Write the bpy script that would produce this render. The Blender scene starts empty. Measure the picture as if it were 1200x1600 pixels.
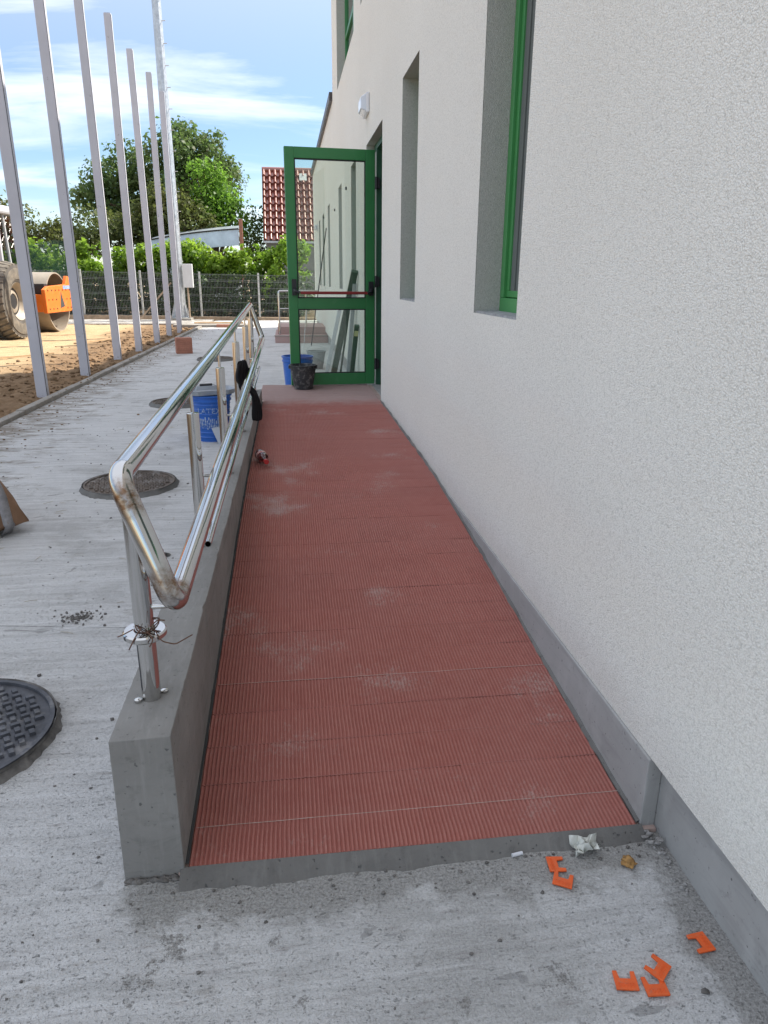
import bpy, math, random
import numpy as np
from mathutils import Vector, Matrix, noise as mnoise

random.seed(7)
rng = np.random.default_rng(11)
S = bpy.context.scene
COL = S.collection
PI = math.pi

# ------------------------------------------------------------------ camera
cam_data = bpy.data.cameras.new('camera')
cam = bpy.data.objects.new('camera', cam_data)
COL.objects.link(cam)
S.camera = cam
cam_data.sensor_fit = 'VERTICAL'
cam_data.sensor_height = 36.0
cam_data.sensor_width = 27.0
cam_data.lens = 1109.0 / 1600.0 * 36.0
cam_data.clip_start = 0.05
cam_data.clip_end = 3000.0
# rows: right, down, forward of the camera in world axes (x right, y along the wall, z up)
RGT = Vector((0.9914, -0.1308, 0.0070)).normalized()
FWD = Vector((0.1265, 0.9420, -0.3110)).normalized()
UPV = RGT.cross(FWD).normalized()
RGT = FWD.cross(UPV).normalized()
cm = Matrix((RGT, UPV, -FWD)).transposed().to_4x4()
cm.translation = Vector((0, 0, 1.40))
cam.matrix_world = cm
S.render.resolution_x = 768
S.render.resolution_y = 1024

# ------------------------------------------------------------------ world, sun, exposure
SUN_EL = math.radians(45.5)
SUN_DIR = Vector((0.92, 0.39, 0)).normalized()           # towards the sun, horizontally
SKY_STRENGTH = 0.10
SUN_STRENGTH = 5.0
EXPOSURE = 0.86

S.view_settings.view_transform = 'Standard'
S.view_settings.look = 'None'
S.view_settings.gamma = 1.0
S.view_settings.use_curve_mapping = False
S.view_settings.exposure = EXPOSURE
S.cycles.max_bounces = 7
S.cycles.diffuse_bounces = 3
S.cycles.glossy_bounces = 4
S.cycles.transmission_bounces = 3
S.cycles.transparent_max_bounces = 10

world = bpy.data.worlds.new('World')
S.world = world
world.use_nodes = True


class NT:
    """tiny helper round a node tree"""
    def __init__(self, tree):
        self.t = tree
        self.n = tree.nodes
        self.l = tree.links

    def new(self, typ, **kw):
        nd = self.n.new(typ)
        for k, v in kw.items():
            setattr(nd, k, v)
        return nd

    def put(self, sock, v):
        if v is None:
            return
        if isinstance(v, bpy.types.NodeSocket):
            self.l.new(v, sock)
        elif isinstance(v, (tuple, list)):
            if len(v) == 3 and sock.type == 'RGBA':
                v = (*v, 1)
            sock.default_value = v
        else:
            sock.default_value = v

    def noise(self, scale, detail=3, rough=.55, vec=None, out='Fac', dist=0):
        nd = self.new('ShaderNodeTexNoise')
        self.put(nd.inputs['Scale'], scale)
        nd.inputs['Detail'].default_value = detail
        nd.inputs['Roughness'].default_value = rough
        nd.inputs['Distortion'].default_value = dist
        self.put(nd.inputs['Vector'], vec)
        return nd.outputs[out]

    def voro(self, scale, vec=None, feature='F1', out='Distance', rnd=1):
        nd = self.new('ShaderNodeTexVoronoi', feature=feature)
        nd.inputs['Scale'].default_value = scale
        nd.inputs['Randomness'].default_value = rnd
        self.put(nd.inputs['Vector'], vec)
        return nd.outputs[out]

    def math(self, op, a, b=None, c=None, clamp=False):
        nd = self.new('ShaderNodeMath', operation=op, use_clamp=clamp)
        self.put(nd.inputs[0], a)
        self.put(nd.inputs[1], b)
        if c is not None:
            self.put(nd.inputs[2], c)
        return nd.outputs[0]

    def mapr(self, v, a, b, c=0., d=1., smooth=False):
        nd = self.new('ShaderNodeMapRange')
        if smooth:
            nd.interpolation_type = 'SMOOTHSTEP'
        self.put(nd.inputs[0], v)
        for i, x in enumerate((a, b, c, d)):
            self.put(nd.inputs[i + 1], x)
        return nd.outputs[0]

    def mix(self, f, a, b, blend='MIX'):
        nd = self.new('ShaderNodeMix', data_type='RGBA', blend_type=blend)
        self.put(nd.inputs[0], f)
        self.put(nd.inputs[6], a)
        self.put(nd.inputs[7], b)
        return nd.outputs[2]

    def vmath(self, op, a, b=None):
        nd = self.new('ShaderNodeVectorMath', operation=op)
        self.put(nd.inputs[0], a)
        if b is not None:
            self.put(nd.inputs[1], b)
        return nd.outputs['Value'] if op in ('LENGTH', 'DISTANCE', 'DOT_PRODUCT') else nd.outputs[0]

    def sep(self, v):
        nd = self.new('ShaderNodeSeparateXYZ')
        self.put(nd.inputs[0], v)
        return nd.outputs

    def comb(self, x, y, z):
        nd = self.new('ShaderNodeCombineXYZ')
        for i, q in enumerate((x, y, z)):
            self.put(nd.inputs[i], q)
        return nd.outputs[0]

    def pos(self):
        return self.new('ShaderNodeNewGeometry').outputs['Position']

    def bump(self, h, strength=.3, dist=.01, normal=None):
        nd = self.new('ShaderNodeBump')
        self.put(nd.inputs['Strength'], strength)
        self.put(nd.inputs['Distance'], dist)
        self.put(nd.inputs['Height'], h)
        self.put(nd.inputs['Normal'], normal)
        return nd.outputs[0]


w = NT(world.node_tree)
bg = w.n['Background']
sky = w.new('ShaderNodeTexSky', sky_type='NISHITA')
sky.sun_disc = False
sky.sun_elevation = SUN_EL
sky.sun_rotation = math.atan2(SUN_DIR.x, SUN_DIR.y)
sky.altitude = 100
sky.air_density = 1.0
sky.dust_density = 0.15
sky.ozone_density = 4.0
tc = w.new('ShaderNodeTexCoord')
dx, dy, dz = w.sep(tc.outputs['Generated'])
den = w.math('ADD', w.math('MAXIMUM', dz, 0.0), 0.16)
px_ = w.math('DIVIDE', dx, den)
py_ = w.math('DIVIDE', dy, den)
cl_vec = w.comb(w.math('MULTIPLY', px_, .8), w.math('MULTIPLY', py_, 1.9), 0)
n1 = w.noise(1.15, 7, .58, w.vmath('ADD', cl_vec, (3.6, 1.35, 0)), dist=.35)
n2 = w.noise(.55, 3, .5, w.vmath('ADD', cl_vec, (1.0, 7.7, 2)))
cf = w.math('MULTIPLY', w.mapr(n1, .40, .70, 0, 1, True), w.mapr(n2, .30, .55, .30, 1, True), clamp=True)
cf = w.math('MULTIPLY', cf, w.mapr(dz, .0, .12, 0.0, 1, True))
cf = w.math('MULTIPLY', cf, .70)
veil = w.math('MAXIMUM', cf, w.mapr(dz, .10, .60, 0.0, .68, True))  # cloud veil thickened overhead, mostly out of view, to add light to the shade
skyc = w.mix(veil, sky.outputs[0], (8.5, 8.75, 9.3))
w.put(bg.inputs[0], skyc)
bg.inputs[1].default_value = SKY_STRENGTH

sl = bpy.data.lights.new('sun', 'SUN')
sl.energy = SUN_STRENGTH
sl.angle = math.radians(.55)
sl.color = (1.0, .93, .82)
sun = bpy.data.objects.new('sun', sl)
COL.objects.link(sun)
sv = Vector((SUN_DIR.x * math.cos(SUN_EL), SUN_DIR.y * math.cos(SUN_EL), math.sin(SUN_EL)))
sun.rotation_euler = sv.to_track_quat('Z', 'Y').to_euler()
sun.location = (20, 10, 30)


# ------------------------------------------------------------------ materials
def new_mat(name):
    m = bpy.data.materials.new(name)
    m.use_nodes = True
    t = NT(m.node_tree)
    b = t.n['Principled BSDF']
    return m, t, b


def simple(name, col, rough=.6, metal=0., var=.12, vscale=6., bump=0., bscale=60., bdist=.004, spec=.5, dirt=None, dscale=9, dlo=.55, dhi=.75):
    m, t, b = new_mat(name)
    p = t.pos()
    n = t.noise(vscale, 4, .6, p)
    dark = tuple(c * (1 - var) for c in col)
    light = tuple(min(1, c * (1 + var)) for c in col)
    c = t.mix(t.mapr(n, .3, .7), dark, light)
    if dirt:
        c = t.mix(t.mapr(t.noise(dscale, 6, .65, p), dlo, dhi, 0, .85), c, dirt)
    t.put(b.inputs['Base Color'], c)
    t.put(b.inputs['Roughness'], t.mapr(t.noise(vscale * 3, 3, .6, p), .2, .8, max(.02, rough - .08), min(1, rough + .08)))
    b.inputs['Metallic'].default_value = metal
    b.inputs['Specular IOR Level'].default_value = spec
    if bump:
        t.put(b.inputs['Normal'], t.bump(t.noise(bscale, 4, .6, p), bump, bdist))
    return m


M = {}

# poured concrete apron: speckle, pits, broom marks, worn patches, dark mortar dirt by the ramp lip and the plinth
m, t, b = new_mat('poured_concrete')
p = t.pos()
X, Y, Z = t.sep(p)
big = t.noise(.8, 5, .6, p)
mid = t.noise(4.5, 6, .68, p)
base = t.mix(t.mapr(big, .32, .68), (.56, .557, .553), (.68, .676, .668))
base = t.mix(t.mapr(mid, .38, .66, 0, .8), base, (.68, .672, .66))
micro = t.noise(210, 3, .7, p)
grain = t.noise(75, 4, .7, p)
base = t.mix(t.mapr(micro, .38, .58, .36, 0), base, (.31, .305, .30))
base = t.mix(t.mapr(grain, .52, .72, 0, .5), base, (.70, .69, .68))
# dirty zones: grey film with fine exposed aggregate
zone = t.mapr(t.math('ADD', t.noise(1.6, 6, .62, t.vmath('ADD', p, (7, 3, 0))), t.math('MULTIPLY', t.noise(11, 5, .7, p), .30)), .66, .80, 0, 1)
agg = t.mix(t.mapr(t.noise(170, 4, .75, p), .40, .60), (.24, .232, .22), (.47, .46, .44))
base = t.mix(t.math('MULTIPLY', zone, .55), base, agg)
# pits in two sizes, denser in some places
dens = t.mapr(t.noise(1.9, 4, .6, t.vmath('ADD', p, (2, 9, 0))), .40, .60, .30, 1)
pit1 = t.math('MAXIMUM', t.mapr(t.noise(105, 3, .62, p), .625, .67, 0, .8), t.mapr(t.noise(180, 2, .6, t.vmath('ADD', p, (3, 1, 0))), .66, .70, 0, .8))
pit2 = t.math('MULTIPLY', t.mapr(t.noise(42, 6, .72, t.vmath('MULTIPLY', p, (1, 1.7, 1))), .615, .65, 0, 1), t.mapr(t.noise(5, 3, .5, p), .44, .56, 0, 1))
pm = t.math('MULTIPLY', t.math('MAXIMUM', pit1, pit2), dens)
base = t.mix(t.math('MULTIPLY', pm, .66), base, (.17, .165, .155))
# crisp grey smears of cement paste
sm1 = t.mapr(t.noise(4.2, 3, .5, t.vmath('MULTIPLY', t.vmath('ADD', p, (1.7, .3, 0)), (1.0, 2.0, 1)), dist=.9), .685, .70, 0, .7)
base = t.mix(sm1, base, (.29, .285, .28))
# thin broom streaks across the slab
streak = t.noise(1.0, 5, .65, t.vmath('MULTIPLY', t.vmath('ADD', p, t.vmath('MULTIPLY', t.noise(3, 2, .5, p, 'Color'), (0, .03, 0))), (7, 62, 1)))
base = t.mix(t.mapr(streak, .57, .74, 0, .60), base, (.27, .235, .225))
rip = t.noise(1.0, 4, .6, t.vmath('MULTIPLY', t.vmath('ADD', p, t.vmath('MULTIPLY', t.noise(2.5, 3, .5, p, 'Color'), (0, .10, 0))), (1.6, 26, 1)))
base = t.mix(t.mapr(rip, .50, .66, 0, .34), base, (.33, .325, .315))
base = t.mix(t.mapr(rip, .32, .46, .45, 0), base, (.76, .757, .755))
for sx_, sy_, sr_ in ((-.36, 1.15, .05), (.30, 1.03, .035), (-.02, 1.08, .028), (.52, 1.06, .05), (-.07, 1.23, .02), (-.93, 2.92, .09), (-.30, 1.24, .06)):
    dd_ = t.vmath('DISTANCE', p, (sx_, sy_, 0))
    dd_ = t.math('ADD', dd_, t.math('MULTIPLY', t.math('SUBTRACT', t.noise(26, 7, .82, p), .5), sr_ * 8))
    base = t.mix(t.mapr(dd_, sr_ * .22, sr_ * .42, .75, 0), base, t.mix(t.mapr(t.noise(150, 3, .7, p), .42, .58), (.13, .12, .11), (.34, .33, .31)))
# brown soil tracked in along the kerb
kd = t.mapr(X, -2.85, -1.5, 1, 0, True)
soil = t.mapr(t.math('ADD', t.noise(3.2, 7, .72, t.vmath('MULTIPLY', p, (1, 2.6, 1))), t.math('MULTIPLY', kd, .20)), .60, .74, 0, .8)
base = t.mix(soil, base, (.19, .155, .115))
# mortar smear in front of the ramp lip and along the plinth
lip = t.math('MULTIPLY', t.mapr(Y, 1.12, 1.42, 0, 1, True), t.mapr(Y, 1.6, 1.62, 1, 0))
lip = t.math('MULTIPLY', lip, t.mapr(X, -.62, -.30, 0, 1, True))
pl = t.math('MULTIPLY', t.mapr(X, .74, .925, 0, 1, True), t.mapr(Y, 1.7, 1.75, 1, 0))
sm = t.math('MAXIMUM', lip, pl)
smn = t.math('ADD', t.math('MULTIPLY', sm, .55), t.math('ADD', t.math('MULTIPLY', t.noise(5, 6, .7, p), .95), t.math('MULTIPLY', t.noise(60, 4, .7, p), .20)))
smear = t.mapr(smn, .84, .98, 0, .9)
base = t.mix(smear, base, t.mix(t.mapr(t.noise(150, 5, .78, p), .38, .62), (.21, .202, .188), (.44, .43, .41)))
# saw cut across the slab and the joint running on from the low wall
jl = t.math('ABSOLUTE', t.math('SUBTRACT', Y, t.math('SUBTRACT', 2.702, t.math('MULTIPLY', X, .147))))
jm = t.math('MULTIPLY', t.mapr(jl, .0018, .0038, 1, 0), t.mapr(X, -.44, -.43, 1, 0))
jm = t.math('MULTIPLY', jm, t.mapr(t.noise(5, 3, .6, p), .40, .55, .25, 1))
base = t.mix(t.math('MULTIPLY', jm, .8), base, (.09, .088, .085))
tone = t.math('MULTIPLY', t.mapr(t.math('ADD', X, t.math('MULTIPLY', t.noise(9, 3, .6, p), .02)), -.075, -.065, 0, 1), t.mapr(Y, 1.40, 1.42, .12, 0))
base = t.mix(tone, base, (.27, .27, .265))
t.put(b.inputs['Base Color'], base)
b.inputs['Roughness'].default_value = .88
b.inputs['Specular IOR Level'].default_value = .25
h = t.math('ADD', t.math('MULTIPLY', grain, .8), t.math('ADD', t.math('MULTIPLY', micro, .4), t.math('MULTIPLY', streak, .9)))
h = t.math('SUBTRACT', h, t.math('ADD', t.math('MULTIPLY', pm, 1.2), t.math('MULTIPLY', zone, .25)))
h = t.math('ADD', h, t.math('ADD', t.math('MULTIPLY', mid, 1.2), t.math('MULTIPLY', rip, 1.3)))
t.put(b.inputs['Normal'], t.bump(h, 1.0, .010))
M['concrete'] = m

# scratched render: white on the facade, grey in the window and door reveals
def render_mat(name, lo, hi, deep, crest, stain, splash=True):
    m, t, b = new_mat(name)
    p = t.pos()
    g1 = t.noise(420, 2, .65, p)
    vn = t.new('ShaderNodeTexVoronoi')
    vn.inputs['Scale'].default_value = 235
    t.put(vn.inputs['Vector'], t.vmath('ADD', p, t.vmath('MULTIPLY', t.noise(300, 2, .5, p, 'Color'), (.0035, .0035, .0035))))
    cell = t.sep(vn.outputs['Color'])[0]
    g3 = t.noise(70, 4, .7, p)
    c = t.mix(t.mapr(t.noise(.8, 4, .55, p), .3, .7), lo, hi)
    groove = t.math('MULTIPLY', t.mapr(vn.outputs['Distance'], .40, .78, 0, 1), t.mapr(g3, .35, .62, 1, .35))
    c = t.mix(t.math('MULTIPLY', groove, .60), c, deep)
    c = t.mix(t.mapr(cell, .55, 1, 0, .45), c, crest)
    c = t.mix(t.mapr(cell, 0, .12, .35, 0), c, deep)
    c = t.mix(t.mapr(g3, .34, .50, .16, 0), c, deep)
    c = t.mix(t.mapr(t.noise(2.2, 6, .7, t.vmath('MULTIPLY', p, (1, 1, .3))), .58, .82, 0, .30), c, stain)
    c = t.mix(t.mapr(t.noise(26, 5, .7, p), .715, .74, 0, .55), c, deep)
    if splash:
        z_ = t.sep(p)[2]
        f = t.mapr(t.math('ADD', z_, t.math('MULTIPLY', t.noise(6, 5, .7, p), .35)), .36, .56, .38, 0, True)
        c = t.mix(f, c, stain)
    t.put(b.inputs['Base Color'], c)
    b.inputs['Roughness'].default_value = .93
    b.inputs['Specular IOR Level'].default_value = .2
    h = t.math('ADD', t.math('SUBTRACT', t.math('MULTIPLY', g1, .3), t.math('MULTIPLY', vn.outputs['Distance'], .8)), t.math('MULTIPLY', cell, .3))
    t.put(b.inputs['Normal'], t.bump(h, .7, .004))
    return m


M['render'] = render_mat('white_scratched_render', (.84, .81, .745), (.895, .868, .805), (.52, .50, .455), (.95, .93, .885), (.66, .63, .57))
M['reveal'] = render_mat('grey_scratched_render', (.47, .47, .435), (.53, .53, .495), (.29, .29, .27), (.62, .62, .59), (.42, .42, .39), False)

# smooth cement (low wall, plinth, skirting)
def cement(name, a, bcol, bm=.25):
    m, t, b = new_mat(name)
    p = t.pos()
    n = t.noise(2.4, 6, .65, p)
    c = t.mix(t.mapr(n, .32, .68), a, bcol)
    sw = t.noise(6, 5, .65, t.vmath('MULTIPLY', p, (1.5, .35, 3.5)), dist=1.1)
    c = t.mix(t.mapr(sw, .52, .72, 0, .38), c, tuple(q * .60 for q in a))
    br = t.noise(1.0, 4, .65, t.vmath('MULTIPLY', p, (55, 9, 5)))
    c = t.mix(t.mapr(br, .52, .70, 0, .30), c, tuple(min(1, q * 1.35) for q in bcol))
    c = t.mix(t.mapr(t.noise(28, 5, .7, p), .60, .70, 0, .45), c, tuple(q * .55 for q in a))
    pit = t.mapr(t.noise(75, 2, .5, p), .69, .73, 0, 1)
    c = t.mix(t.math('MULTIPLY', pit, .7), c, (.08, .08, .08))
    t.put(b.inputs['Base Color'], c)
    b.inputs['Roughness'].default_value = .84
    b.inputs['Specular IOR Level'].default_value = .3
    h = t.math('SUBTRACT', t.math('ADD', t.math('MULTIPLY', sw, .6), t.math('MULTIPLY', t.noise(140, 3, .6, p), .3)), pit)
    t.put(b.inputs['Normal'], t.bump(h, bm, .005))
    return m


M['cement'] = cement('trowelled_cement', (.215, .207, .195), (.28, .272, .258), .45)
M['plinth'] = cement('cast_plinth', (.33, .325, .315), (.41, .405, .395), .25)
M['kerb'] = cement('kerb_concrete', (.22, .195, .165), (.34, .32, .29), .7)

# red grooved tiles
m, t, b = new_mat('red_grooved_tile')
p = t.pos()
oi = t.new('ShaderNodeObjectInfo')
c = t.mix(oi.outputs['Random'], (.318, .104, .081), (.345, .117, .092))
c = t.mix(t.mapr(t.noise(2.1, 5, .6, p), .35, .7, 0, .5), c, (.315, .125, .105))
dust = t.mapr(t.math('ADD', t.noise(2.6, 5, .6, p), t.math('MULTIPLY', t.noise(70, 6, .8, p), .62)), .91, 1.03, 0, .60)
c = t.mix(dust, c, (.43, .36, .33))
X, Y, Z = t.sep(p)
c = t.mix(t.mapr(t.math('ADD', Y, t.math('MULTIPLY', t.noise(6, 4, .6, p), .5)), 6.9, 7.4, 0, .75, True), c, (.42, .35, .33))
c = t.mix(t.mapr(t.noise(130, 3, .6, p), .56, .76, 0, .35), c, (.44, .26, .22))
oz = t.sep(t.new('ShaderNodeTexCoord').outputs['Object'])[2]
crest = t.math('MULTIPLY', t.mapr(oz, -.0035, -.0004, 0, 1), t.mapr(t.noise(24, 4, .65, p), .35, .65, .15, .75))
c = t.mix(t.math('MULTIPLY', crest, .36), c, (.48, .25, .21))
t.put(b.inputs['Base Color'], c)
b.inputs['Roughness'].default_value = .72
b.inputs['Specular IOR Level'].default_value = .3
t.put(b.inputs['Normal'], t.bump(t.noise(220, 3, .6, p), .2, .002))
M['tile'] = m
M['grout'] = simple('tile_grout', (.44, .33, .29), .9, var=.2, vscale=20)
M['grout_red'] = simple('reddish_grout', (.33, .15, .125), .9, var=.3, vscale=30)
M['gap'] = simple('dark_gap', (.05, .05, .05), .9)
M['mortar'] = cement('ramp_mortar', (.125, .12, .113), (.18, .175, .165), .9)

M['green'] = simple('green_coated_aluminium', (.035, .200, .062), .38, var=.06, vscale=3, dirt=(.10, .26, .12), dscale=5, dlo=.6, dhi=.9)
M['green_win'] = simple('green_aluminium_lit_copy', (.055, .26, .075), .40, var=.06, vscale=3)  # lighter copy of the door green, the better-lit look put into the colour
M['green_dark'] = simple('green_frame_dark', (.022, .11, .055), .45)
M['rubber'] = simple('black_rubber', (.015, .015, .017), .55)
M['plastic_black'] = simple('black_plastic', (.018, .018, .022), .4)
M['red_bar'] = simple('red_push_bar', (.24, .02, .02), .5)
M['white_plastic'] = simple('white_plastic', (.72, .73, .76), .35, var=.04)
M['clear_cover'] = simple('lamp_cover', (.62, .65, .70), .12, var=.04)
M['grey_box'] = simple('grey_box_paint', (.58, .58, .58), .5, var=.05)
M['flashing'] = simple('dark_roof_flashing', (.055, .045, .045), .45)
M['screen'] = simple('grey_insect_screen', (.12, .135, .128), .75, var=.08, vscale=3)
M['room'] = simple('painted_room_shade', (.05, .05, .05), .9)
M['sill'] = simple('unfinished_sill', (.33, .33, .34), .9, var=.3, vscale=25, bump=.6, bscale=60, bdist=.01)


def glass_mat(name, tint, refl=1.0):
    m = bpy.data.materials.new(name)
    m.use_nodes = True
    t = NT(m.node_tree)
    t.n.remove(t.n['Principled BSDF'])
    out = [n for n in t.n if n.type == 'OUTPUT_MATERIAL'][0]
    tr = t.new('ShaderNodeBsdfTransparent')
    tr.inputs[0].default_value = (*tint, 1)
    gl = t.new('ShaderNodeBsdfGlossy')
    gl.inputs['Roughness'].default_value = .015
    fr = t.new('ShaderNodeFresnel')
    fr.inputs['IOR'].default_value = 1.52
    mx = t.new('ShaderNodeMixShader')
    t.l.new(t.math('MULTIPLY', fr.outputs[0], refl, clamp=True), mx.inputs[0])
    t.l.new(tr.outputs[0], mx.inputs[1])
    t.l.new(gl.outputs[0], mx.inputs[2])
    t.l.new(mx.outputs[0], out.inputs[0])
    return m


M['glass'] = glass_mat('door_glass', (.88, .93, .88), 1.7)
M['glass_win'] = glass_mat('window_glass', (.7, .76, .74), 1.4)
M['bottle'] = glass_mat('clear_bottle_plastic', (.86, .88, .88), 1.6)

# polished steel with heat-tinted welds
WELDS = []
def chrome_mat(welds):
    m, t, b = new_mat('polished_stainless_steel')
    p = t.pos()
    c = t.mix(t.noise(3, 4, .6, p), (.54, .535, .525), (.64, .635, .62))
    f = None
    for wp in welds:
        d = t.vmath('DISTANCE', p, wp)
        d = t.math('ADD', d, t.math('MULTIPLY', t.noise(38, 4, .7, p), .045))
        g = t.mapr(d, .046, .082, 1, 0, True)
        f = g if f is None else t.math('MAXIMUM', f, g)
    if f is not None:
        c = t.mix(t.math('MULTIPLY', f, t.mapr(t.noise(45, 4, .7, p), .35, .6, .25, .95)), c, (.20, .115, .06))
    t.put(b.inputs['Base Color'], c)
    b.inputs['Metallic'].default_value = 1
    r = t.mapr(t.noise(30, 5, .7, p), .35, .75, .05, .13)
    if f is not None:
        r = t.math('ADD', r, t.math('MULTIPLY', f, .22))
    t.put(b.inputs['Roughness'], r)
    t.put(b.inputs['Normal'], t.bump(t.noise(14, 2, .5, p), .02, .01))
    return m


M['galv'] = simple('galvanised_steel', (.50, .52, .54), .42, .75, var=.18, vscale=9)
M['pole'] = simple('primed_pole_paint', (.50, .50, .55), .55, .0, var=.06, vscale=2.5, dirt=(.24, .23, .23), dscale=11, dlo=.655, dhi=.70)
M['fence_post'] = simple('fence_post_paint', (.45, .45, .43), .6, var=.1)
M['wire'] = simple('fence_wire', (.22, .23, .225), .5, .3)
M['cast_iron'] = simple('cast_iron_dusty', (.075, .078, .09), .62, .2, var=.35, vscale=14, dirt=(.26, .25, .24), dscale=13, dlo=.53, dhi=.72, bump=.3, bscale=90)
M['cast_iron_rust'] = simple('cast_iron_rusty_dusty', (.115, .09, .072), .75, .1, var=.4, vscale=10, dirt=(.31, .29, .27), dscale=9, dlo=.50, dhi=.70, bump=.3, bscale=90)
M['blue'] = simple('blue_plastic', (.022, .12, .46), .38, var=.12, dirt=(.30, .36, .45), dscale=16, dlo=.62, dhi=.8)
M['bucket_black'] = simple('dusty_black_plastic', (.035, .035, .037), .6, var=.3, dirt=(.23, .22, .21), dscale=22, dlo=.50, dhi=.68)
M['bucket_grey'] = simple('grey_mortar_bucket', (.30, .31, .31), .7, var=.2, dirt=(.5, .5, .48), dscale=14)
M['white_print'] = simple('white_print', (.42, .50, .64), .5, dirt=(.05, .16, .48), dscale=45, dlo=.45, dhi=.55)
M['tray'] = simple('grey_tray', (.34, .36, .39), .5, var=.12)
M['red_plastic'] = simple('red_plastic', (.45, .03, .03), .4)
M['orange_bit'] = simple('orange_spacer_plastic', (.72, .115, .022), .45, var=.10, vscale=40, bump=.15, bscale=200, dirt=(.45, .20, .13), dscale=55, dlo=.58, dhi=.72)
M['paper'] = simple('crumpled_paper', (.60, .61, .56), .8, var=.12, vscale=25, dirt=(.42, .44, .36), dscale=30)
M['stub'] = simple('white_stub', (.66, .67, .70), .7)
M['crumb'] = simple('ochre_crumb', (.34, .19, .065), .9, var=.4, vscale=60, bump=.6, bscale=130)
M['cloth'] = simple('black_cloth', (.010, .010, .012), .9, var=.3, spec=.2, bump=.3, bscale=150)
M['brick'] = simple('hollow_clay_brick', (.36, .155, .105), .85, var=.18, vscale=12, bump=.3, bscale=60)
M['sack'] = simple('brown_kraft_sack', (.215, .118, .066), .72, var=.22, vscale=5, bump=.55, bscale=16, bdist=.02)
M['strap'] = simple('grey_tape', (.24, .23, .235), .5, var=.3, vscale=30)
M['wood'] = simple('sawn_wood', (.44, .30, .17), .8, var=.25, vscale=5)
M['pallet'] = simple('weathered_wood', (.36, .27, .19), .85, var=.3, vscale=6)
M['tie'] = simple('rusty_binding_wire', (.12, .058, .036), .6, .3, var=.4, vscale=60)
M['orange'] = simple('roller_orange', (.80, .175, .02), .5, var=.06, dirt=(.48, .25, .12), dscale=6, dlo=.55, dhi=.85)
M['drum'] = simple('dusty_drum_steel', (.36, .31, .25), .6, .25, var=.12, vscale=4)
M['tyre'] = simple('dusty_tyre', (.13, .115, .095), .9, var=.3, vscale=7, dirt=(.24, .20, .155), dscale=6, dlo=.45, dhi=.7)
M['tyre_dark'] = simple('tyre_tread_rubber', (.09, .08, .07), .9, var=.3)
M['cab'] = simple('cab_grey_paint', (.46, .47, .48), .5, var=.06)
M['dark_metal'] = simple('dark_metal', (.04, .04, .042), .5, .3)
M['bark'] = simple('bark', (.12, .085, .055), .95, var=.35, vscale=9, bump=.6, bscale=30, bdist=.03)
M['net'] = glass_mat('green_shade_net', (.55, .72, .66), 0.0)
M['house_wall'] = simple('grey_house_wall', (.23, .225, .215), .9, var=.2, vscale=3)
M['shed_roof'] = simple('galvanised_shed_sheet', (.50, .56, .62), .35, .55, var=.25, vscale=1.5)
M['debris'] = simple('mortar_crumbs', (.15, .14, .13), .9, var=.45, vscale=30)
M['twig'] = simple('dry_straw', (.36, .30, .20), .85, var=.3, vscale=30)

# terracotta roof tiles
m, t, b = new_mat('glazed_roof_tile')
p = t.pos()
c = t.mix(t.noise(4, 3, .6, p), (.20, .058, .042), (.27, .08, .055))
t.put(b.inputs['Base Color'], c)
b.inputs['Roughness'].default_value = .27
b.inputs['Specular IOR Level'].default_value = .9
b.inputs['Coat Weight'].default_value = .5
b.inputs['Coat Roughness'].default_value = .2
M['rooftile'] = m

# sand and clumpy soil
m, t, b = new_mat('sand_and_soil')
p = t.pos()
X, Y, Z = t.sep(p)
edge = t.mapr(t.math('ADD', X, t.math('MULTIPLY', t.noise(1.1, 4, .6, p), 1.3)), -4.4, -3.3, 0, 1, True)
near = t.mapr(t.math('ADD', Y, t.math('MULTIPLY', t.noise(.8, 3, .6, p), 2)), 10.0, 13.5, 1, 0, True)
f = t.math('MAXIMUM', edge, near)
pale = t.mix(t.mapr(t.noise(5, 5, .65, t.vmath('MULTIPLY', p, (.5, 2.5, 1))), .3, .7), (.41, .29, .165), (.53, .40, .245))
brown = t.mix(t.mapr(t.noise(7, 6, .68, p), .3, .7), (.155, .098, .056), (.285, .19, .115))
c = t.mix(f, pale, brown)
t.put(b.inputs['Base Color'], c)
b.inputs['Roughness'].default_value = 1
b.inputs['Specular IOR Level'].default_value = .1
t.put(b.inputs['Normal'], t.bump(t.noise(22, 6, .7, p), .8, .03))
M['sand'] = m
M['clod'] = simple('soil_clod', (.205, .135, .08), 1, var=.35, vscale=14, spec=.1, bump=.6, bscale=40)
M['earth'] = simple('dry_earth', (.36, .275, .18), 1, var=.25, vscale=2, spec=.1)
M['garden'] = simple('dark_garden_soil', (.13, .095, .06), 1, var=.35, vscale=2, spec=.1)


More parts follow.
